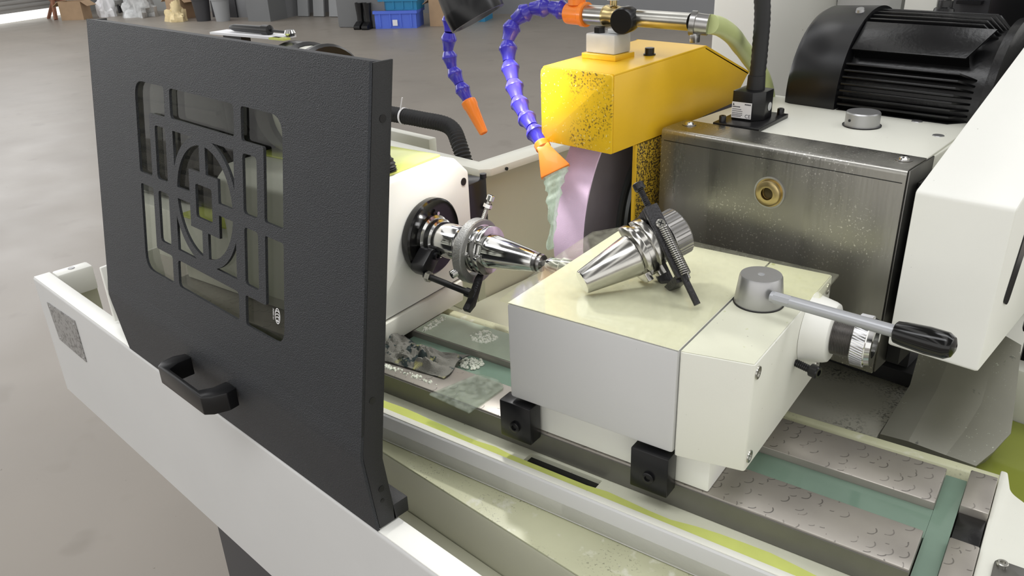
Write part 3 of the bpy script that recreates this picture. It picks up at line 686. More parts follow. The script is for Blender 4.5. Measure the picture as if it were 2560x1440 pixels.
# ------------------------------------------------------------------ tool holders
def flange_poly(ro, nw, nd, rot=0):
    P = []; n = 60
    for i in range(n):
        a = 2 * math.pi * i / n; x, y = ro * math.cos(a), ro * math.sin(a)
        if abs(y) < nw / 2 and abs(x) > ro - nd: x = math.copysign(ro - nd, x)
        P.append((x, y))
    c, s_ = math.cos(rot), math.sin(rot)
    return [(x * c - y * s_, x * s_ + y * c) for x, y in P]
def holder(name, label, M, base, rot, mats, nut=True, frame='B', k=1.):
    """local z runs from the taper's small end towards the nut"""
    t = Thing(name, label, 'tool holder', base, frame)
    z = lambda *a: Vector(a)
    org = M @ Vector((0, 0, 0)); ax = (M @ Vector((0, 0, 1))) - org
    t.part('taper', MB().lathe(org, ax, [(0, .0075), (0, .0115), (.0012, .0125), (.0665 * k, .0222), (.068 * k, .0222)], 48), mats)
    f0 = MB().prism(flange_poly(.0315, .0163, .0098, rot), .0685 * k, .0755 * k, 'z', M); t.part('flange', f0, mats, .0006)
    t.part('groove', MB().lathe(org + ax * .0756 * k, ax, [(0, .0275), (.008 * k, .0275)], 40), mats)
    f1 = MB().prism(flange_poly(.0315, .0163, .0098, rot), .0837 * k, .0925 * k, 'z', M); t.part('flange', f1, mats, .0006)
    if nut:
        t.part('neck', MB().lathe(org + ax * .0926 * k, ax, [(0, .022), (.020 * k, .022)], 40), mats)
        n = 60; prof = [(0, .0228), (.0006, .0242), (.018, .0242), (.0195, .0228), (.0195, .013), (.012, .013)]
        t.part('collet_nut', MB().lathe(org + ax * .1127 * k, ax, prof, 48), 'nut_steel')
        for i in range(36):
            a = 2 * math.pi * i / 36; 
            p = M @ Vector((.0243 * math.cos(a), .0243 * math.sin(a), .1127 * k + .0018)); q = M @ Vector((.0243 * math.cos(a), .0243 * math.sin(a), .1127 * k + .0178))
            t.part('nut_serration', MB().cyl(p, q, .0007, seg=5), 'nut_steel')
    return t
# one on the tailstock, lying on its taper
s0 = Vector((-.4698, .5803, 1.1556)); axd = Vector((.4142, .8811, .325)).normalized()
side = axd.cross(Vector((0, 0, 1))).normalized(); upv = side.cross(axd)
HMx = Matrix(((side.x, upv.x, axd.x, s0.x), (side.y, upv.y, axd.y, s0.y), (side.z, upv.z, axd.z, s0.z), (0, 0, 0, 1)))
h1 = holder('tool_holder', 'polished taper tool holder lying tilted on the tailstock top', HMx, (-.45, .62, 1.1435), R(-30), 'ground_steel', k=.88)
# the other between headstock and tailstock
c0 = Vector((-.517, AY, AZ))
H2 = Matrix(((0, 0, -1, c0.x), (1, 0, 0, c0.y), (0, -1, 0, c0.z), (0, 0, 0, 1)))
h2 = holder('tool_holder', 'polished taper tool holder clamped between headstock spindle and centre', H2, (-.55, AY, AZ), R(200), 'chrome', False, 'T')
h2.part('neck', MB().lathe((-.6097, AY, AZ), (-1, 0, 0), [(0, .020), (.022, .020)], 36), 'chrome')
h2.part('pull_ring', MB().lathe((-.5168, AY, AZ), (1, 0, 0), [(0, .0125), (.004, .0115), (.0042, .0085), (.007, .0085), (.0072, .0115), (.010, .0105)], 32), 'nut_steel')
cn = Thing('tail_centre', 'bright tailstock centre pressed into the small end of the taper', 'centre', (-.47, AY, AZ), 'T')
cn.part('tip', MB().lathe((-.5066, AY, AZ), (1, 0, 0), [(0, .004), (.012, .0105), (.028, .0115)], 32), 'chrome')
cn.part('quill', MB().lathe((-.4784, AY, AZ), (1, 0, 0), [(0, .0135), (.002, .0145), (.036, .0145)], 32), 'chrome')
# ring dog on the clamped holder
rg = Thing('ring_dog', 'grey cast ring dog with chrome screws around the clamped tool holder', 'clamp', (-.606, AY, 1.06), 'T')
rz = 1.1015
rg.part('ring', MB().lathe((-.616, AY, rz), (1, 0, 0), [(0, .030), (0, .041), (.0015, .0425), (.0125, .0425), (.014, .041), (.014, .033), (.0125, .0315), (0, .030)], 56, (False, False)), 'cast_dog')
def screw(t, p, d, L, r, hr, hl, nut=True):
    p = Vector(p); d = Vector(d).normalized()
    t.part('screw_shank', MB().tube([p, p + d * L], (lambda i, k: r if i % 2 else r * .82), 12, 26), 'zinc')
    if nut: t.part('screw_nut', MB().lathe(p + d * (L * .62), d, [(0, hr * 1.1), (hr * .9, hr * 1.1)], 6), 'chrome')
    t.part('screw_head', MB().lathe(p + d * L, d, [(0, hr), (hl * .9, hr), (hl, hr * .85), (hl, hr * .5), (hl * .5, hr * .5)], 16), 'chrome')
screw(rg, (-.609, .772, 1.139), (.18, .35, .85), .026, .0032, .0052, .007)
screw(rg, (-.609, .728, 1.088), (-.35, -.9, -.25), .012, .0032, .0055, .008, False)
fg = rg.part('finger', MB().prism(round_poly([(.737, 1.073), (.746, 1.078), (.734, 1.056), (.724, 1.040), (.712, 1.035), (.708, 1.041), (.718, 1.049), (.727, 1.060)], .002, 3), -.5995, -.5905, 'x'), 'dog_black', .001)
# drive dog on the loose holder
dg = Thing('drive_dog', 'black drive dog with a coil spring clamped on the loose tool holder', 'clamp', (-.39, .63, 1.1435))
tip = Vector((-.3652, .6265, 1.1470)); dv = Vector((-.0408, .0096, .0466)).normalized()
sd_ = dv.cross(axd); ax2 = (axd - dv * axd.dot(dv)).normalized(); fw = dv.cross(ax2).normalized()
if fw.dot(Vector((0, 0, 1.5)) - tip) < 0: fw = -fw
FM = Matrix(((ax2.x, fw.x, dv.x, tip.x), (ax2.y, fw.y, dv.y, tip.y), (ax2.z, fw.z, dv.z, tip.z), (0, 0, 0, 1)))
def bar(x0, x1, y0, y1, z0, z1): return MB().box(x0, x1, y0, y1, z0, z1, FM)
dg.part('tail_rod', MB().cyl(FM @ Vector((0, 0, -.001)), FM @ Vector((0, 0, .036)), .0034, seg=14), 'dog_black')
dg.part('front_bar', bar(-.0065, .0085, -.006, .001, .030, .108), 'dog_black', .0012)
dg.part('rear_bar', bar(-.0065, .0085, -.060, -.053, .030, .108), 'dog_black', .0012)
dg.part('bridge', bar(-.0066, .0086, -.0529, -.0061, .097, .1079), 'dog_black', .0012)
dg.part('jaw', bar(-.0066, .0086, -.0529, -.0061, .026, .034), 'dog_black', .0012)
bt = dg.part('clamp_bolt', MB().tube([FM @ Vector((.001, -.006, .108)), FM @ Vector((.001, -.006, .128))], (lambda i, k: .0036 if i % 2 else .0030), 12, 22), 'dog_black')
dg.part('bolt_head', MB().lathe(FM @ Vector((.001, -.006, .1282)), dv, [(0, .0058), (.0065, .0058), (.0072, .005), (.0072, .003), (.004, .003)], 16), 'dog_black', parent=bt)
sp = []
for i in range(24 * 12 + 1):
    a = 2 * math.pi * i / 12; z = .030 + .052 * i / 288; sp.append(FM @ Vector((.001 + .0040 * math.cos(a), .0054 + .0040 * math.sin(a), z)))
dg.part('spring', MB().tube(sp, .00075, 6, 0), 'nut_steel', label='dark steel coil spring')
dg.part('spring_screw', MB().lathe(FM @ Vector((.001, .0012, .086)), fw, [(0, .0048), (.003, .0048), (.0042, .0035)], 16), 'zinc')
for a in (0, 90):
    dg.part('screw_cross', MB().box(-.003, .003, -.0005, .0005, -.0002, .0003, Matrix.Translation(FM @ Vector((.001, .0054, .086))) @ FM.to_3x3().to_4x4() @ Matrix.Rotation(R(90), 4, 'X') @ Matrix.Rotation(R(a + 45), 4, 'Z')), 'black')
dg.part('hook', MB().ring(FM @ Vector((.001, .004, .028)), ax2, .005, .0036, .0012, 18), 'nut_steel')

# ================================================================== tailstock (T frame)
ts = Thing('tailstock', 'cream block tailstock with lever, quill nut and black clamps on the table', 'tailstock', (-.32, .70, .9855), 'T')
ts.part('body', MB().box(-.4395, -.2530, .588, .820, 1.030, 1.140), 'shaded_grey', .003)  # cream casting greyed for its shaded front; the skin above stays cream
ts.part('top_plate', MB().box(-.4385, -.2532, .589, .819, 1.1402, 1.1407), 'cream')
ts.part('end_body', MB().prism(round_poly([(-.2522, .589), (-.188, .601), (-.186, .82), (-.2522, .82)], .003, 3), 1.0285, 1.1395), 'cream', .003)
ts.part('end_top', MB().prism([(-.2515, .5905), (-.1895, .6022), (-.1875, .819), (-.2515, .819)], 1.1397, 1.1401), 'cream_wet')
ts.part('base', MB().box(-.433, -.222, .606, .80, .9858, 1.0297), 'white', .002)
for x0 in (-.4505, -.2935):
    c = ts.part('clamp_block', MB().box(x0, x0 + .0395, .5825, .6025, .9805, 1.0255), 'black', .0012)
    socket_bolt(ts, 'clamp_bolt', (x0 + .020, .5824, .998), (0, -1, 0), .0062, .0030, 'black_paint', c)
for y, z in ((.609, 1.129), (.805, 1.042), (.610, 1.040), (.806, 1.130)):
    x = -.188 + (y - .601) * (.002 / .219)
    ts.part('end_screw', MB().lathe((x, y, z), (1, 0, 0), [(0, .0062), (.0012, .0060), (.0012, .0042), (.0004, .0042)], 18), 'zinc')
ts.part('boss', MB().lathe((-.1866, .757, 1.1065), (1, 0, 0), [(0, .037), (.006, .034), (.020, .031), (.0235, .0295), (.0245, .0275)], 40), 'white')
ts.part('quill_thread', MB().lathe((-.1620, .757, 1.1065), (1, 0, 0), [(k * .00075, .0205 if k % 2 else .0190) for k in range(26)], 36), 'nut_steel')
kn = ts.part('knurled_nut', MB().lathe((-.1424, .757, 1.1065), (1, 0, 0), [(0, .0235), (.001, .0250), (.013, .0250), (.014, .0238), (.0185, .0225), (.0185, .015), (.010, .015)], 48), 'chrome')
for k in range(60):
    a = 2 * math.pi * k / 60; c_, s_ = math.cos(a), math.sin(a)
    ts.part('knurl_ridge', MB().cyl((-.1412, .757 + .0251 * c_, 1.1065 + .0251 * s_), (-.1298, .757 + .0251 * math.cos(a + .12), 1.1065 + .0251 * math.sin(a + .12)), .0007, seg=4), 'alu', parent=kn)
ts.part('set_screw_shank', MB().tube([(-.187, .722, 1.083), (-.170, .717, 1.0825)], (lambda i, k: .0040 if i % 2 else .0034), 12, 18), 'black')
socket_bolt(ts, 'set_screw_head', (-.170, .717, 1.0825), (1, -.25, 0), .0065, .0085, 'black')
hub = ts.part('lever_hub', MB().lathe((-.2285, .719, 1.1402), (0, 0, 1), [(0, .0235), (.001, .0238), (.028, .0205), (.030, .0195), (.030, .0), ][:4], 44), 'alu')
ts.part('hub_ring', MB().ring((-.2285, .719, 1.1399), (0, 0, 1), .0246, .0238, .0012, 40), 'black', parent=hub)
ts.part('hub_dimple', MB().lathe((-.2285, .719, 1.1702), (0, 0, 1), [(0, .0032), (.0003, .0030), (.0003, .0015)], 16), 'alu_paint', parent=hub)
L0, L1, L2 = Vector((-.2105, .700, 1.1585)), Vector((-.097, .678, 1.1630)), Vector((-.0500, .6695, 1.1650))
rod = ts.part('lever_rod', MB().cyl(L0, L1 + (L2 - L1) * .2, .0056, .0056, 20), 'alu_paint')
ts.part('rod_flat', MB().lathe(L0 + (L1 - L0) * .03, L1 - L0, [(0, .0059), (.016, .0059)], 8), 'alu_paint', parent=rod)
GL = (L2 - L1).length; ts.part('lever_grip', MB().lathe(L1, L2 - L1, [(0, .0085), (.001, .0095), (GL * .15, .0105), (GL * .55, .0118), (GL * .86, .0113), (GL * .96, .0085), (GL, .004)], 32), 'grip', label='glossy black lever grip')
film = round_poly([(-.447, .587), (-.254, .5885), (-.2535, .600), (-.196, .610), (-.188, .70), (-.192, .742), (-.1765, .762), (-.1795, .818), (-.384, .830), (-.440, .826), (-.462, .795), (-.4595, .715)], [.002] * 12, 3)
# keep the hub free: the sheet is notched around it
A = []
solo('acrylic_sheet', MB().prism([(-.447, .5865), (-.2535, .5885), (-.2535, .735), (-.236, .7445), (-.215, .7445), (-.202, .735), (-.1800, .757), (-.1795, .818), (-.384, .830), (-.440, .826), (-.461, .795), (-.4585, .715)], 1.1411, 1.1431), 'acrylic', 'clear plastic sheet lying over the tailstock top', 'plastic sheet', (-.33, .70, 1.1411), 'T')

# ================================================================== grinding wheel, guard and wheelhead (base frame)
WC = Vector((0, .947, 1.108)); WR = .205
gw = Thing('grinding_wheel', 'pink grinding wheel under the yellow guard', 'grinding wheel', (-.62, .947, .91))
gw.part('rim', MB().lathe((-.650, WC.y, WC.z), (1, 0, 0), [(0, .10), (0, WR - .001), (.001, WR), (.049, WR), (.050, WR - .001)], 128, (True, False)), 'wheel_pink')
gw.part('side_face', MB().lathe((-.6006, WC.y, WC.z), (1, 0, 0), [(0, WR - .002), (.0007, WR - .003), (.0007, .09)], 96, (False, False)), 'wheel_side')
gw.part('flange', MB().lathe((-.5998, WC.y, WC.z), (1, 0, 0), [(0, .137), (.004, .1365), (.006, .134), (.006, .128), (.010, .126), (.012, .110), (.012, .05)], 96, (False, True)), 'flange_grey')
wg = Thing('wheel_guard', 'yellow wheel guard box splashed with droplets on its front', 'wheel guard', (-.61, .85, 1.236))
gx0, gx1 = -.666, -.5585; zt_, zb = 1.3265, 1.2355
def shell():
    b = MB(); t = .004
    side_ = [(.742, zb), (.742, zt_), (.938, zt_ + .006), (1.055, 1.281), (1.018, 1.245), (.90, 1.2355)]
    return b, t, side_
b, t_, side_ = shell()
front = round_poly([(gx0, zb), (gx0, zt_), (gx1, zt_), (gx1, zb)], [0, .010, .004, 0], 4)
wg.part('front_plate', MB().prism(front, .742, .746, 'y'), 'yellow_wet', .001)
wg.part('right_plate', MB().prism([(.7462, zb), (.7462, zt_ - .002), (.938, zt_ + .004), (1.055, 1.281), (1.018, 1.245), (.86, 1.237)], gx1 - .004, gx1, 'x'), 'yellow', .001)
wg.part('left_plate', MB().prism([(.7462, zb), (.7462, zt_ - .009), (.938, zt_ - .003), (1.055, 1.281), (1.10, 1.1), (1.0, 1.0), (.86, 1.22)], gx0, gx0 + .004, 'x'), 'yellow', .001)
top = MB(); prof = round_poly([(gx0, zt_ - .010), (gx0, zt_), (gx1 - .0005, zt_), (gx1 - .0005, zt_ - .002), (gx0 + .004, zt_ - .004)], [0, .010, .002, 0, 0], 4)
n_ = len(prof); vs = [(x, .7462, z) for x, z in prof] + [(x, .938, z + .006) for x, z in prof]
top.add(vs, [tuple(range(n_))[::-1], tuple(range(n_, 2 * n_))] + [(i, (i + 1) % n_, n_ + (i + 1) % n_, n_ + i) for i in range(n_)])
wg.part('top_plate', top, 'yellow')
wg.part('rear_slope', MB().sheet([(gx0, .9382, zt_ + .006), (gx0, 1.056, 1.282)], [(gx1, .9382, zt_ + .006), (gx1, 1.056, 1.282)], (0, .4, 1), .004), 'yellow')
wg.part('side_post', MB().prism(round_poly([(.796, 1.2352), (.852, 1.2352), (.850, 1.15), (.826, 1.06), (.796, 1.06)], .003, 2), gx1 - .005, gx1 - .001, 'x'), 'yellow_dirty', .0008)
wg.part('post_edge', MB().box(gx1 - .0052, gx1 - .001, .7925, .7958, 1.06, 1.2352), 'yellow')
wg.part('mount_pad', MB().box(-.652, -.600, .803, .842, zt_ + .0018, zt_ + .0085), 'yellow', .001)
for x, y in ((-.588, .856),):
    nb = wg.part('cap_screw', MB().lathe((x, y, zt_ + .003), (0, 0, 1), [(0, .0075), (.002, .0075), (.002, .0058), (.009, .0058)], 12), 'black')
# bracket and coolant pipe
pb = Thing('pipe_bracket', 'clear plastic pipe bracket bolted on top of the yellow guard', 'bracket', (-.626, .822, zt_ + .0086))
pb.part('block', MB().box(-.648, -.604, .806, .839, zt_ + .0086, 1.358), 'bag', .002)
pb.part('riser', MB().box(-.622, -.604, .815, .839, 1.3582, 1.364), 'bag', .0015)
pb.part('bolt', MB().lathe((-.634, .816, 1.3582), (0, 0, 1), [(0, .0072), (.0065, .0072), (.007, .006)], 6), 'black')
PY, PZ = .832, 1.3755
pp = Thing('coolant_pipe', 'zinc coolant pipe with a brass ball valve and black tap above the guard', 'pipe', (-.60, PY, PZ))
pp.part('front_sleeve', MB().lathe((-.6655, PY, PZ), (1, 0, 0), [(0, .0118), (.028, .0118)], 28), 'zinc')
vb = pp.part('valve_body', MB().lathe((-.6373, PY, PZ), (1, 0, 0), [(0, .0128), (.004, .0134), (.008, .0118), (.016, .0130), (.022, .0118)], 24), 'brass')
pp.part('valve_hex', MB().lathe((-.6151, PY, PZ), (1, 0, 0), [(0, .0134), (.010, .0134)], 6), 'brass')
pp.part('valve_stem', MB().cyl((-.626, PY, PZ + .0128), (-.626, PY, PZ + .026), .0045, seg=14), 'brass')
pp.part('stem_nut', MB().cyl((-.626, PY, PZ + .019), (-.626, PY, PZ + .024), .008, seg=6), 'zinc')
pp.part('valve_lever', MB().box(-.634, -.590, PY - .006, PY + .006, PZ + .0262, PZ + .0285), 'zinc', .0008)
pp.part('tap_knob', MB().lathe((-.5985, PY - .022, PZ - .002), (-.15, 1, .05), [(0, .0140), (.002, .0152), (.020, .0152), (.022, .013)], 32), 'black')
pp.part('rear_tube', MB().lathe((-.6049, PY, PZ), (1, 0, 0), [(0, .0098), (.088, .0098)], 28), 'zinc')
pp.part('hose_clamp', MB().lathe((-.5168, PY, PZ - .001), (1, .35, -.1), [(0, .0135), (.006, .0138), (.0065, .0118), (.020, .0115)], 24), 'nut_steel')
pp.part('clamp_ear', MB().box(-.514, -.506, PY - .006, PY + .004, PZ - .022, PZ - .011), 'nut_steel', .001)
solo('coolant_hose', MB().tube([(-.4975, .840, 1.3735), (-.504, .875, 1.366), (-.5134, .92, 1.3505), (-.526, .965, 1.331), (-.5326, 1.0, 1.313), (-.537, 1.06, 1.2693), (-.54, 1.10, 1.20)], .0108, 18, 60), 'hose_green', 'translucent green coolant hose running down behind the yellow guard', 'hose')

# wheelhead
wh = Thing('wheelhead', 'cream wheelhead box with a brushed stainless front cover', 'wheelhead', (-.40, .95, .942))
WX0, WX1 = -.5475, -.2585
wh.part('housing', MB().box(WX0 + .002, WX1 - .002, .834, 1.10, 1.022, 1.2445), 'cream', .002)
wh.part('top_cover', MB().prism(round_poly([(WX0, .836), (WX1 - .001, .836), (WX1 - .01, 1.108), (WX0 + .005, 1.078)], .002, 2), 1.2447, 1.2470), 'cream', .0006)
sc = wh.part('steel_cover', MB().prism(round_poly([(.832, 1.017), (.829, 1.017), (.829, 1.2505), (.882, 1.2505), (.882, 1.2475), (.832, 1.2475)], [0, 0, .006, 0, 0, .003], 4), WX0, WX1, 'x'), 'stainless', label='brushed stainless cover sheet')
wh.part('dark_gap', MB().box(WX1 + .0025, WX1 + .016, .86, .92, 1.02, 1.23), 'black')  # black strip standing in for the dark gap beside the belt guard
wh.part('slide_base', MB().box(-.54, -.27, 1.0, 1.10, .942, 1.0215), 'dark_grey')
wh.part('cover_side', MB().box(WX1 + .0003, WX1 + .002, .832, .90, 1.018, 1.249), 'stainless_plain', .0003)
wh.part('hem', MB().box(WX0 + .004, WX1 - .003, .8285, .829, 1.2360, 1.2368), 'black', parent=sc)
for x in (-.530, -.274):
    s1 = wh.part('screw_washer', MB().lathe((x, .862, 1.2507), (0, 0, 1), [(0, .0085), (.0008, .0085)], 20), 'nut_steel')
    wh.part('screw_dome', MB().lathe((x, .862, 1.2515), (0, 0, 1), [(0, .0055), (.002, .0050), (.0032, .003), (.0032, .001)], 18), 'chrome', parent=s1)
pl = wh.part('oil_plug', MB().lathe((-.4005, .8288, 1.1985), (0, -1, 0), [(0, .0165), (.001, .0165), (.001, .0150), (.006, .0145), (.0068, .013), (.0068, .0072), (.002, .0072)], 36), 'brass')
wh.part('plug_ring', MB().ring((-.4005, .8288, 1.1985), (0, -1, 0), .0185, .0166, .0012, 36), 'alu', parent=pl)
wh.part('plug_core', MB().lathe((-.4005, .8268, 1.1985), (0, -1, 0), [(0, .0070), (.0012, .0062), (.0016, .003)], 20), 'brass_dark', parent=pl)
kb = wh.part('cap_knob', MB().lathe((-.369, .988, 1.2472), (0, 0, 1), [(0, .0212), (.0012, .0212), (.0012, .0198), (.0155, .0198), (.0170, .0188)], 44), 'alu')
wh.part('knob_gasket', MB().ring((-.369, .988, 1.2471), (0, 0, 1), .0222, .0205, .0012, 40), 'black', parent=kb)
wh.part('knob_hole', MB().lathe((-.3775, .9700, 1.2555), (-.4, -.9, 0), [(0, .0016), (.0006, .0016)], 10), 'black', parent=kb)
for x, y in ((-.325, 1.045), (-.283, .992), (-.52, .965), (-.45, 1.06)):
    wh.part('cover_screw', MB().lathe((x, y, 1.2471), (0, 0, 1), [(0, .0065), (.0006, .006), (.0006, .003)], 16), 'alu')

# wheel motor
MC = Vector((0, 1.158, 1.253))
mo = Thing('wheel_motor', 'large black finned motor with a smooth fan cover behind the wheelhead', 'motor', (-.3, 1.158, 1.15))
mo.part('fan_cover', MB().lathe((-.505, MC.y, MC.z), (1, 0, 0), [(0, .06), (0, .094), (.004, .104), (.012, .1085), (.055, .1105), (.075, .1115), (.0755, .107)], 72), 'black')
mo.part('fan_screw', MB().lathe((-.445, MC.y - .03, MC.z + .1065), (0, -.35, 1), [(0, .006), (.004, .005)], 12), 'alu')
mo.part('stator', MB().lathe((-.431, MC.y, MC.z), (1, 0, 0), [(0, .090), (.168, .090)], 48), 'black_paint')
for k in range(24):
    a = R(62 + k * 4.5)
    M = Matrix.Translation((0, MC.y, MC.z)) @ Matrix.Rotation(a, 4, 'X')
    mo.part('cooling_fin', MB().prism([(-.428, .089), (-.428, .1090), (-.292, .1090), (-.276, .089)], -.0013, .0013, 'y', M), 'black_paint', .0005)
for k, a in enumerate((-24, -16, -8, 0, 8, 15, 21)):
    M = Matrix.Translation((0, MC.y, MC.z)) @ Matrix.Rotation(R(a), 4, 'X')
    mo.part('cooling_fin', MB().prism([(-.428, .089), (-.428, .1075), (-.292, .1075), (-.274, .089)], -.0016, .0016, 'y', M), 'black_paint', .0006)
M = Matrix.Translation((0, MC.y, MC.z)) @ Matrix.Rotation(R(38), 4, 'X')
mo.part('flat_panel', MB().prism([(-.428, -.026), (-.292, -.026), (-.274, .022), (-.428, .022)], .1035, .1065, 'z', M), 'black_paint', .0008)
mo.part('flat_web', MB().box(-.428, -.29, -.022, .018, .088, .1034, M), 'black_paint')
mo.part('end_shield', MB().lathe((-.264, MC.y, MC.z), (1, 0, 0), [(0, .105), (.010, .107), (.012, .102), (.0215, .092)], 56), 'black_paint')
mo.part('eye_stub', MB().lathe((-.361, MC.y + .03, MC.z + .098), (0, .1, 1), [(0, .014), (.010, .012), (.012, .009), (.02, .009)], 20), 'black_paint')
mo.part('foil_sleeve', MB().tube([(-.361, MC.y + .032, MC.z + .1185), (-.359, MC.y + .034, MC.z + .15), (-.363, MC.y + .034, MC.z + .21)], (lambda i, k: .0095 + .0015 * math.sin(i * 2.1)), 14, 16), 'foil', label='crinkled silver foil sleeve')
mo.part('motor_foot', MB().box(-.40, -.26, 1.112, 1.22, 1.06, 1.162), 'black_paint', .003)
# belt guard
bgd = Thing('belt_guard', 'white belt guard box with a sloping top at the right of the wheelhead', 'guard', (-.19, .95, 1.072))
bprof = round_poly([(.800, 1.072), (.800, 1.241), (1.20, 1.372), (1.35, 1.372), (1.35, 1.072)], [.004, .006, .02, .01, 0], 5)
bgd.part('housing', MB().prism(bprof, -.2395, -.1525, 'x'), 'white', .003)
bgd.part('side_slot', MB().prism(round_poly([(.835, 1.135), (.855, 1.125), (.885, 1.20), (.875, 1.222), (.862, 1.215)], .008, 5), -.1523, -.1512, 'x'), 'black', label='black slot in the guard side')
bgd.part('seam', MB().box(-.2405, -.2397, .806, .845, 1.072, 1.24), 'black')
# column cabinet behind
cb = Thing('column_cabinet', 'tall white machine column standing behind the yellow guard', 'cabinet', (-.71, 1.4, 0))
cb.part('body', MB().box(-.766, -.662, 1.30, 1.62, .816, 1.95), 'white', .006)
cb.part('wing', MB().box(-.6615, -.20, 1.56, 1.62, .816, 1.95), 'shaded_grey', .004)
cb.part('plinth', MB().box(-.77, -.2, 1.30, 1.63, 0, .815), 'cream', .004)
cb.part('wing_edge', MB().box(-.555, -.535, 1.53, 1.5595, 1.2, 1.95), 'wall_light')
jb = Thing('junction_box', 'white junction box on the column above the motor', 'box', (-.48, 1.5, 1.27))
jb.part('body', MB().box(-.503, -.452, 1.45, 1.5595, 1.27, 1.60), 'white', .004)
pm2 = Thing('spindle_pump', 'black pump unit behind the motor at the top right', 'pump', (-.3, 1.5, 1.25))
pm2.part('body', MB().box(-.430, -.16, 1.45, 1.5595, 1.25, 1.62), 'dark_grey', .005)
pm2.part('cover', MB().box(-.375, -.27, 1.442, 1.4495, 1.27, 1.60), 'black', .003)
for k in range(4): pm2.part('cooling_fin', MB().box(-.42, -.385, 1.435, 1.4495, 1.30 + k * .02, 1.305 + k * .02), 'black')

# ================================================================== work lamp
lp = Thing('work_lamp', 'black gooseneck work lamp with square base block and white label', 'lamp', (-.483, .93, 1.2472))
BM = Matrix.Translation((-.4835, .928, 1.2472)) @ Matrix.Rotation(R(4), 4, 'Z')
lp.part('base_plate', MB().box(-.0300, .0300, -.0420, .0450, 0, .0050, BM), 'black', .0008)
blk = lp.part('block', MB().prism(round_poly([(-.0190, -.0165), (.0085, -.0165), (.0190, -.004), (.0190, .020), (-.0190, .020)], .003, 3), .0051, .0400, 'z', BM), 'black', .001)
for x, y in ((-.0215, -.0335), (.0225, .0375), (-.0225, .037)):
    p = BM @ Vector((x, y, .005)); socket_bolt(lp, 'base_bolt', p, (0, 0, 1), .0043, .0075, 'black')
lab = lp.part('label', MB().box(-.0182, .0075, -.0169, -.0166, .0075, .0270, BM), 'paper', label='white rating label with small print')
def label_text(txt, size, x, z):
    me = text_mesh(txt, size, 0); me.transform(Matrix.Translation(-lp.base) @ BM @ Matrix.Translation((x, -.01705, z)) @ Matrix.Rotation(R(90), 4, 'X'))
    lp.part('label_print', me, 'ink', parent=lab)
label_text('CE', .0062, -.0005, .0085)
for k, (wd, z) in enumerate(((.0105, .0205), (.0135, .0178), (.0150, .0155), (.0145, .0130), (.0140, .0110), (.0130, .0092))):
    for j in range(int(wd / .0017)):
        x = -.0172 + j * .0017
        if x > -.0035 and z < .0135: break
        lp.part('label_print', MB().box(x, x + .0012, -.01708, -.0169, z, z + (.0013 if k == 0 else .0008), BM), 'ink', parent=lab)
lp.part('label_print', MB().prism([(-.0172, .0228), (-.0160, .0258), (-.0150, .0228)], -.01708, -.0169, 'y', BM), 'ink', parent=lab)
for j in range(4): lp.part('label_print', MB().box(-.0015 + j * .0020, .0001 + j * .0020, -.01708, -.0169, .0240, .0254, BM), 'ink', parent=lab)
stk = BM @ Vector((.0192, .009, .020)); lp.part('round_sticker', MB().lathe(stk, BM.to_3x3() @ Vector((1, 0, 0)), [(0, .0052), (.0003, .0052)], 24), 'bag', parent=blk)
NK = [(-.484, .935, 1.2874), (-.4845, .938, 1.33), (-.4885, .940, 1.39), (-.505, .935, 1.46), (-.56, .90, 1.53), (-.64, .82, 1.545), (-.73, .735, 1.50), (-.7645, .7008, 1.447)]
lp.part('gooseneck', MB().tube(NK, (lambda i, k: .0098 if i % 2 else .0092), 16, 170), 'rubber')
lp.part('neck_socket', MB().lathe((-.484, .935, 1.2873), (0, 0, 1), [(0, .0112), (.016, .0105)], 20), 'rubber')
HP = Vector((-.7665, .7000, 1.438)); HT = Vector((-.724, .718, 1.352)); hd = (HT - HP).normalized()
hdp = lp.part('lamp_head', MB().lathe(HP, hd, [(-.012, .012), (-.008, .022), (.010, .030), (.045, .0345), (.048, .0355), (.066, .0355), (.066, .031), (.050, .028), (.050, .0)][:8], 40), 'black')
lp.part('lamp_lens', MB().lathe(HP + hd * .0515, hd, [(0, .0275), (.002, .0275)], 32), 'lamp_led', parent=hdp, label='lit white lamp lens')
sl = bpy.data.lights.new('work_lamp_light', 'SPOT'); sl.energy = 5; sl.spot_size = R(115); sl.spot_blend = .5; sl.shadow_soft_size = .02; sl.color = (1, .985, .95)
slo = bpy.data.objects.new('work_lamp_light', sl); COL.objects.link(slo); slo.location = HP + hd * .058
slo.rotation_euler = (Vector((-.63, .725, 1.10)) - (HP + hd * .058)).to_track_quat('-Z', 'Y').to_euler(); slo.parent = lp.o; slo.matrix_parent_inverse = Matrix.Translation(-lp.base)

# ================================================================== blue segmented coolant lines
def bead(t, p, d, L, k, m):
    prof = [(0, .0075 * k), (.10 * L, .0092 * k), (.24 * L, .0112 * k), (.32 * L, .0122 * k), (.40 * L, .0122 * k), (.44 * L, .0112 * k), (.75 * L, .0088 * k), (.98 * L, .0080 * k)]
    t.part('segment', MB().lathe(p, d, prof, 24), m)
def loc_line(name, label, pts, L, k=1.):
    t = Thing(name, label, 'coolant line', pts[0])
    P = path(pts, 200); tot = sum((P[i + 1] - P[i]).length for i in range(199)); n = max(2, round(tot / L)); 
    for i in range(n):
        a = P[int(i * 199 / n)]; b = P[int((i + 1) * 199 / n)]; bead(t, a, b - a, (b - a).length, k, 'blue_plastic')
    return t, P[-1], (P[-1] - P[-4]).normalized()
tee = Thing('tee_fitting', 'orange plastic tee fitting joining pipe and blue coolant line', 'fitting', (-.685, PY, PZ))
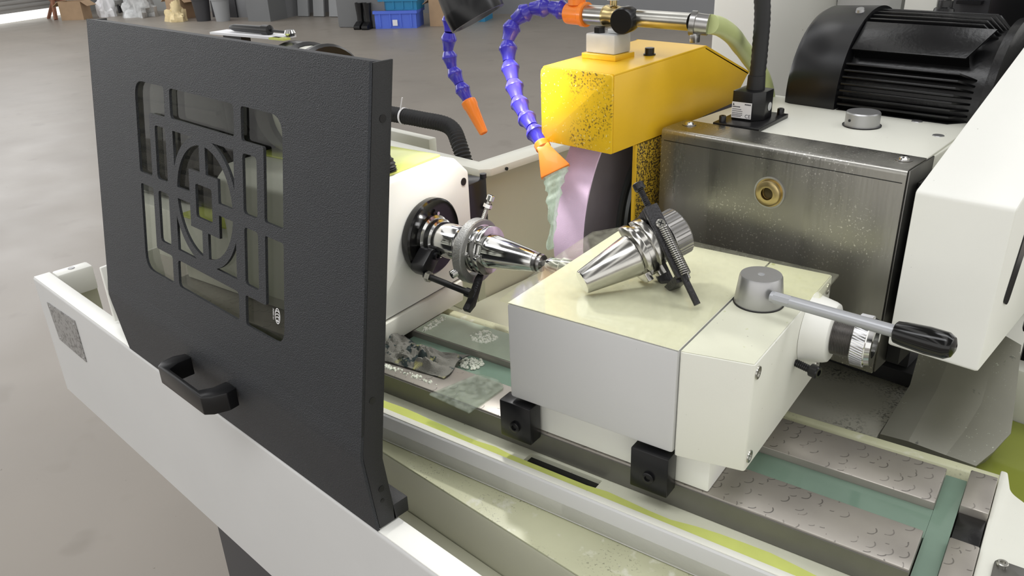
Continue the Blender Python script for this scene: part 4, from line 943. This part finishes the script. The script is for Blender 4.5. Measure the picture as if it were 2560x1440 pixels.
tee.part('body', MB().lathe((-.697, PY, PZ), (1, 0, 0), [(0, .0128), (.006, .0132), (.022, .0132), (.024, .0150), (.030, .0150), (.0305, .0125)], 28), 'orange_plastic')
tee.part('branch', MB().lathe((-.683, PY, PZ + .0112), (0, 0, 1), [(0, .0112), (.012, .0112), (.013, .0135), (.024, .0135)], 24), 'orange_plastic')
l1 = [(-.6985, PY, PZ + .002), (-.7189, .829, 1.3818), (-.7436, .820, 1.3814), (-.763, .808, 1.3706), (-.7704, .797, 1.3482), (-.7595, .785, 1.3188), (-.7433, .775, 1.2938), (-.7262, .765, 1.2743), (-.7056, .755, 1.2582), (-.6812, .745, 1.2458), (-.6635, .738, 1.2335)]
t1, e1, d1 = loc_line('coolant_line', 'blue segmented coolant line ending in a flat orange nozzle at the wheel', l1, .0265)
# flat nozzle
nd = (Vector((-.633, .727, 1.2085)) - e1).normalized(); wdv = Vector((.75, .55, .12)); wdv = (wdv - nd * wdv.dot(nd)).normalized(); tv = nd.cross(wdv)
def section(s_, hw, ht): c = e1 + nd * s_; return [c + wdv * hw + tv * ht, c - wdv * hw + tv * ht, c - wdv * hw - tv * ht, c + wdv * hw - tv * ht]
secs = [section(.008, .0085, .0085), section(.014, .0085, .0080), section(.046, .0195, .0035)]
vs = [v for s_ in secs for v in s_]; fs = [(3, 2, 1, 0)] + [(j * 4 + i, j * 4 + (i + 1) % 4, j * 4 + 4 + (i + 1) % 4, j * 4 + 4 + i) for j in range(2) for i in range(4)] + [(8, 9, 10, 11)]
t1.part('nozzle', MB().add(vs, fs), 'orange_plastic', .0012, label='flat orange fan nozzle')
t1.part('nozzle_collar', MB().lathe(e1 - nd * .001, nd, [(0, .0085), (.002, .0098), (.009, .0098), (.011, .0085)], 24), 'orange_plastic')
l2 = [(-.683, PY, PZ + .036), (-.705, .838, 1.418), (-.75, .842, 1.426), (-.82, .842, 1.422), (-.885, .835, 1.405), (-.910, .826, 1.372), (-.909, .820, 1.3455), (-.9162, .82, 1.3141), (-.9086, .82, 1.2862), (-.8934, .82, 1.2645), (-.8795, .82, 1.245)]
t2, e2, d2 = loc_line('coolant_line', 'blue segmented coolant line with a round orange nozzle hanging free at the left', l2, .0262, .93)
n2 = (Vector((-.8479, .82, 1.198)) - e2).normalized()
t2.part('nozzle', MB().lathe(e2 - n2 * .001, n2, [(0, .0085), (.002, .0112), (.009, .0115), (.014, .0100), (.054, .0066), (.055, .005), (.050, .0045)], 28), 'orange_plastic', label='round orange nozzle')

# falling coolant
ns = 46; st_, fs = [], []
S0 = e1 + nd * .0462; S1 = Vector((-.6075, .690, 1.1215))
for i in range(ns + 1):
    u = i / ns; c = S0.lerp(S1, u) + Vector((0, 0, .020 * u * (1 - u)))
    hw = (.0140 * (1 - u) ** 2.2 + .0042) * (1 + .5 * noise.noise(Vector((u * 9, 0, 2)))); ht = .0022 + .0012 * noise.noise(Vector((u * 14, 3, 1)))
    c = c + wdv * (.004 * noise.noise(Vector((u * 6, 7, 0))))
    for k in range(12):
        a = 2 * math.pi * k / 12; q = 1 + .25 * noise.noise(Vector((u * 20, math.cos(a) * 2, math.sin(a) * 2)))
        st_.append(c + wdv * hw * math.cos(a) * q + tv * ht * math.sin(a) * q)
for i in range(ns):
    for k in range(12): j = (k + 1) % 12; fs.append((i * 12 + k, i * 12 + j, (i + 1) * 12 + j, (i + 1) * 12 + k))
fs += [tuple(range(12))[::-1], tuple(range(ns * 12, ns * 12 + 12))]
solo('coolant_stream', MB().add(st_, fs), 'stream', 'pale green coolant stream falling from the flat nozzle onto the work', 'coolant', kind='stuff')
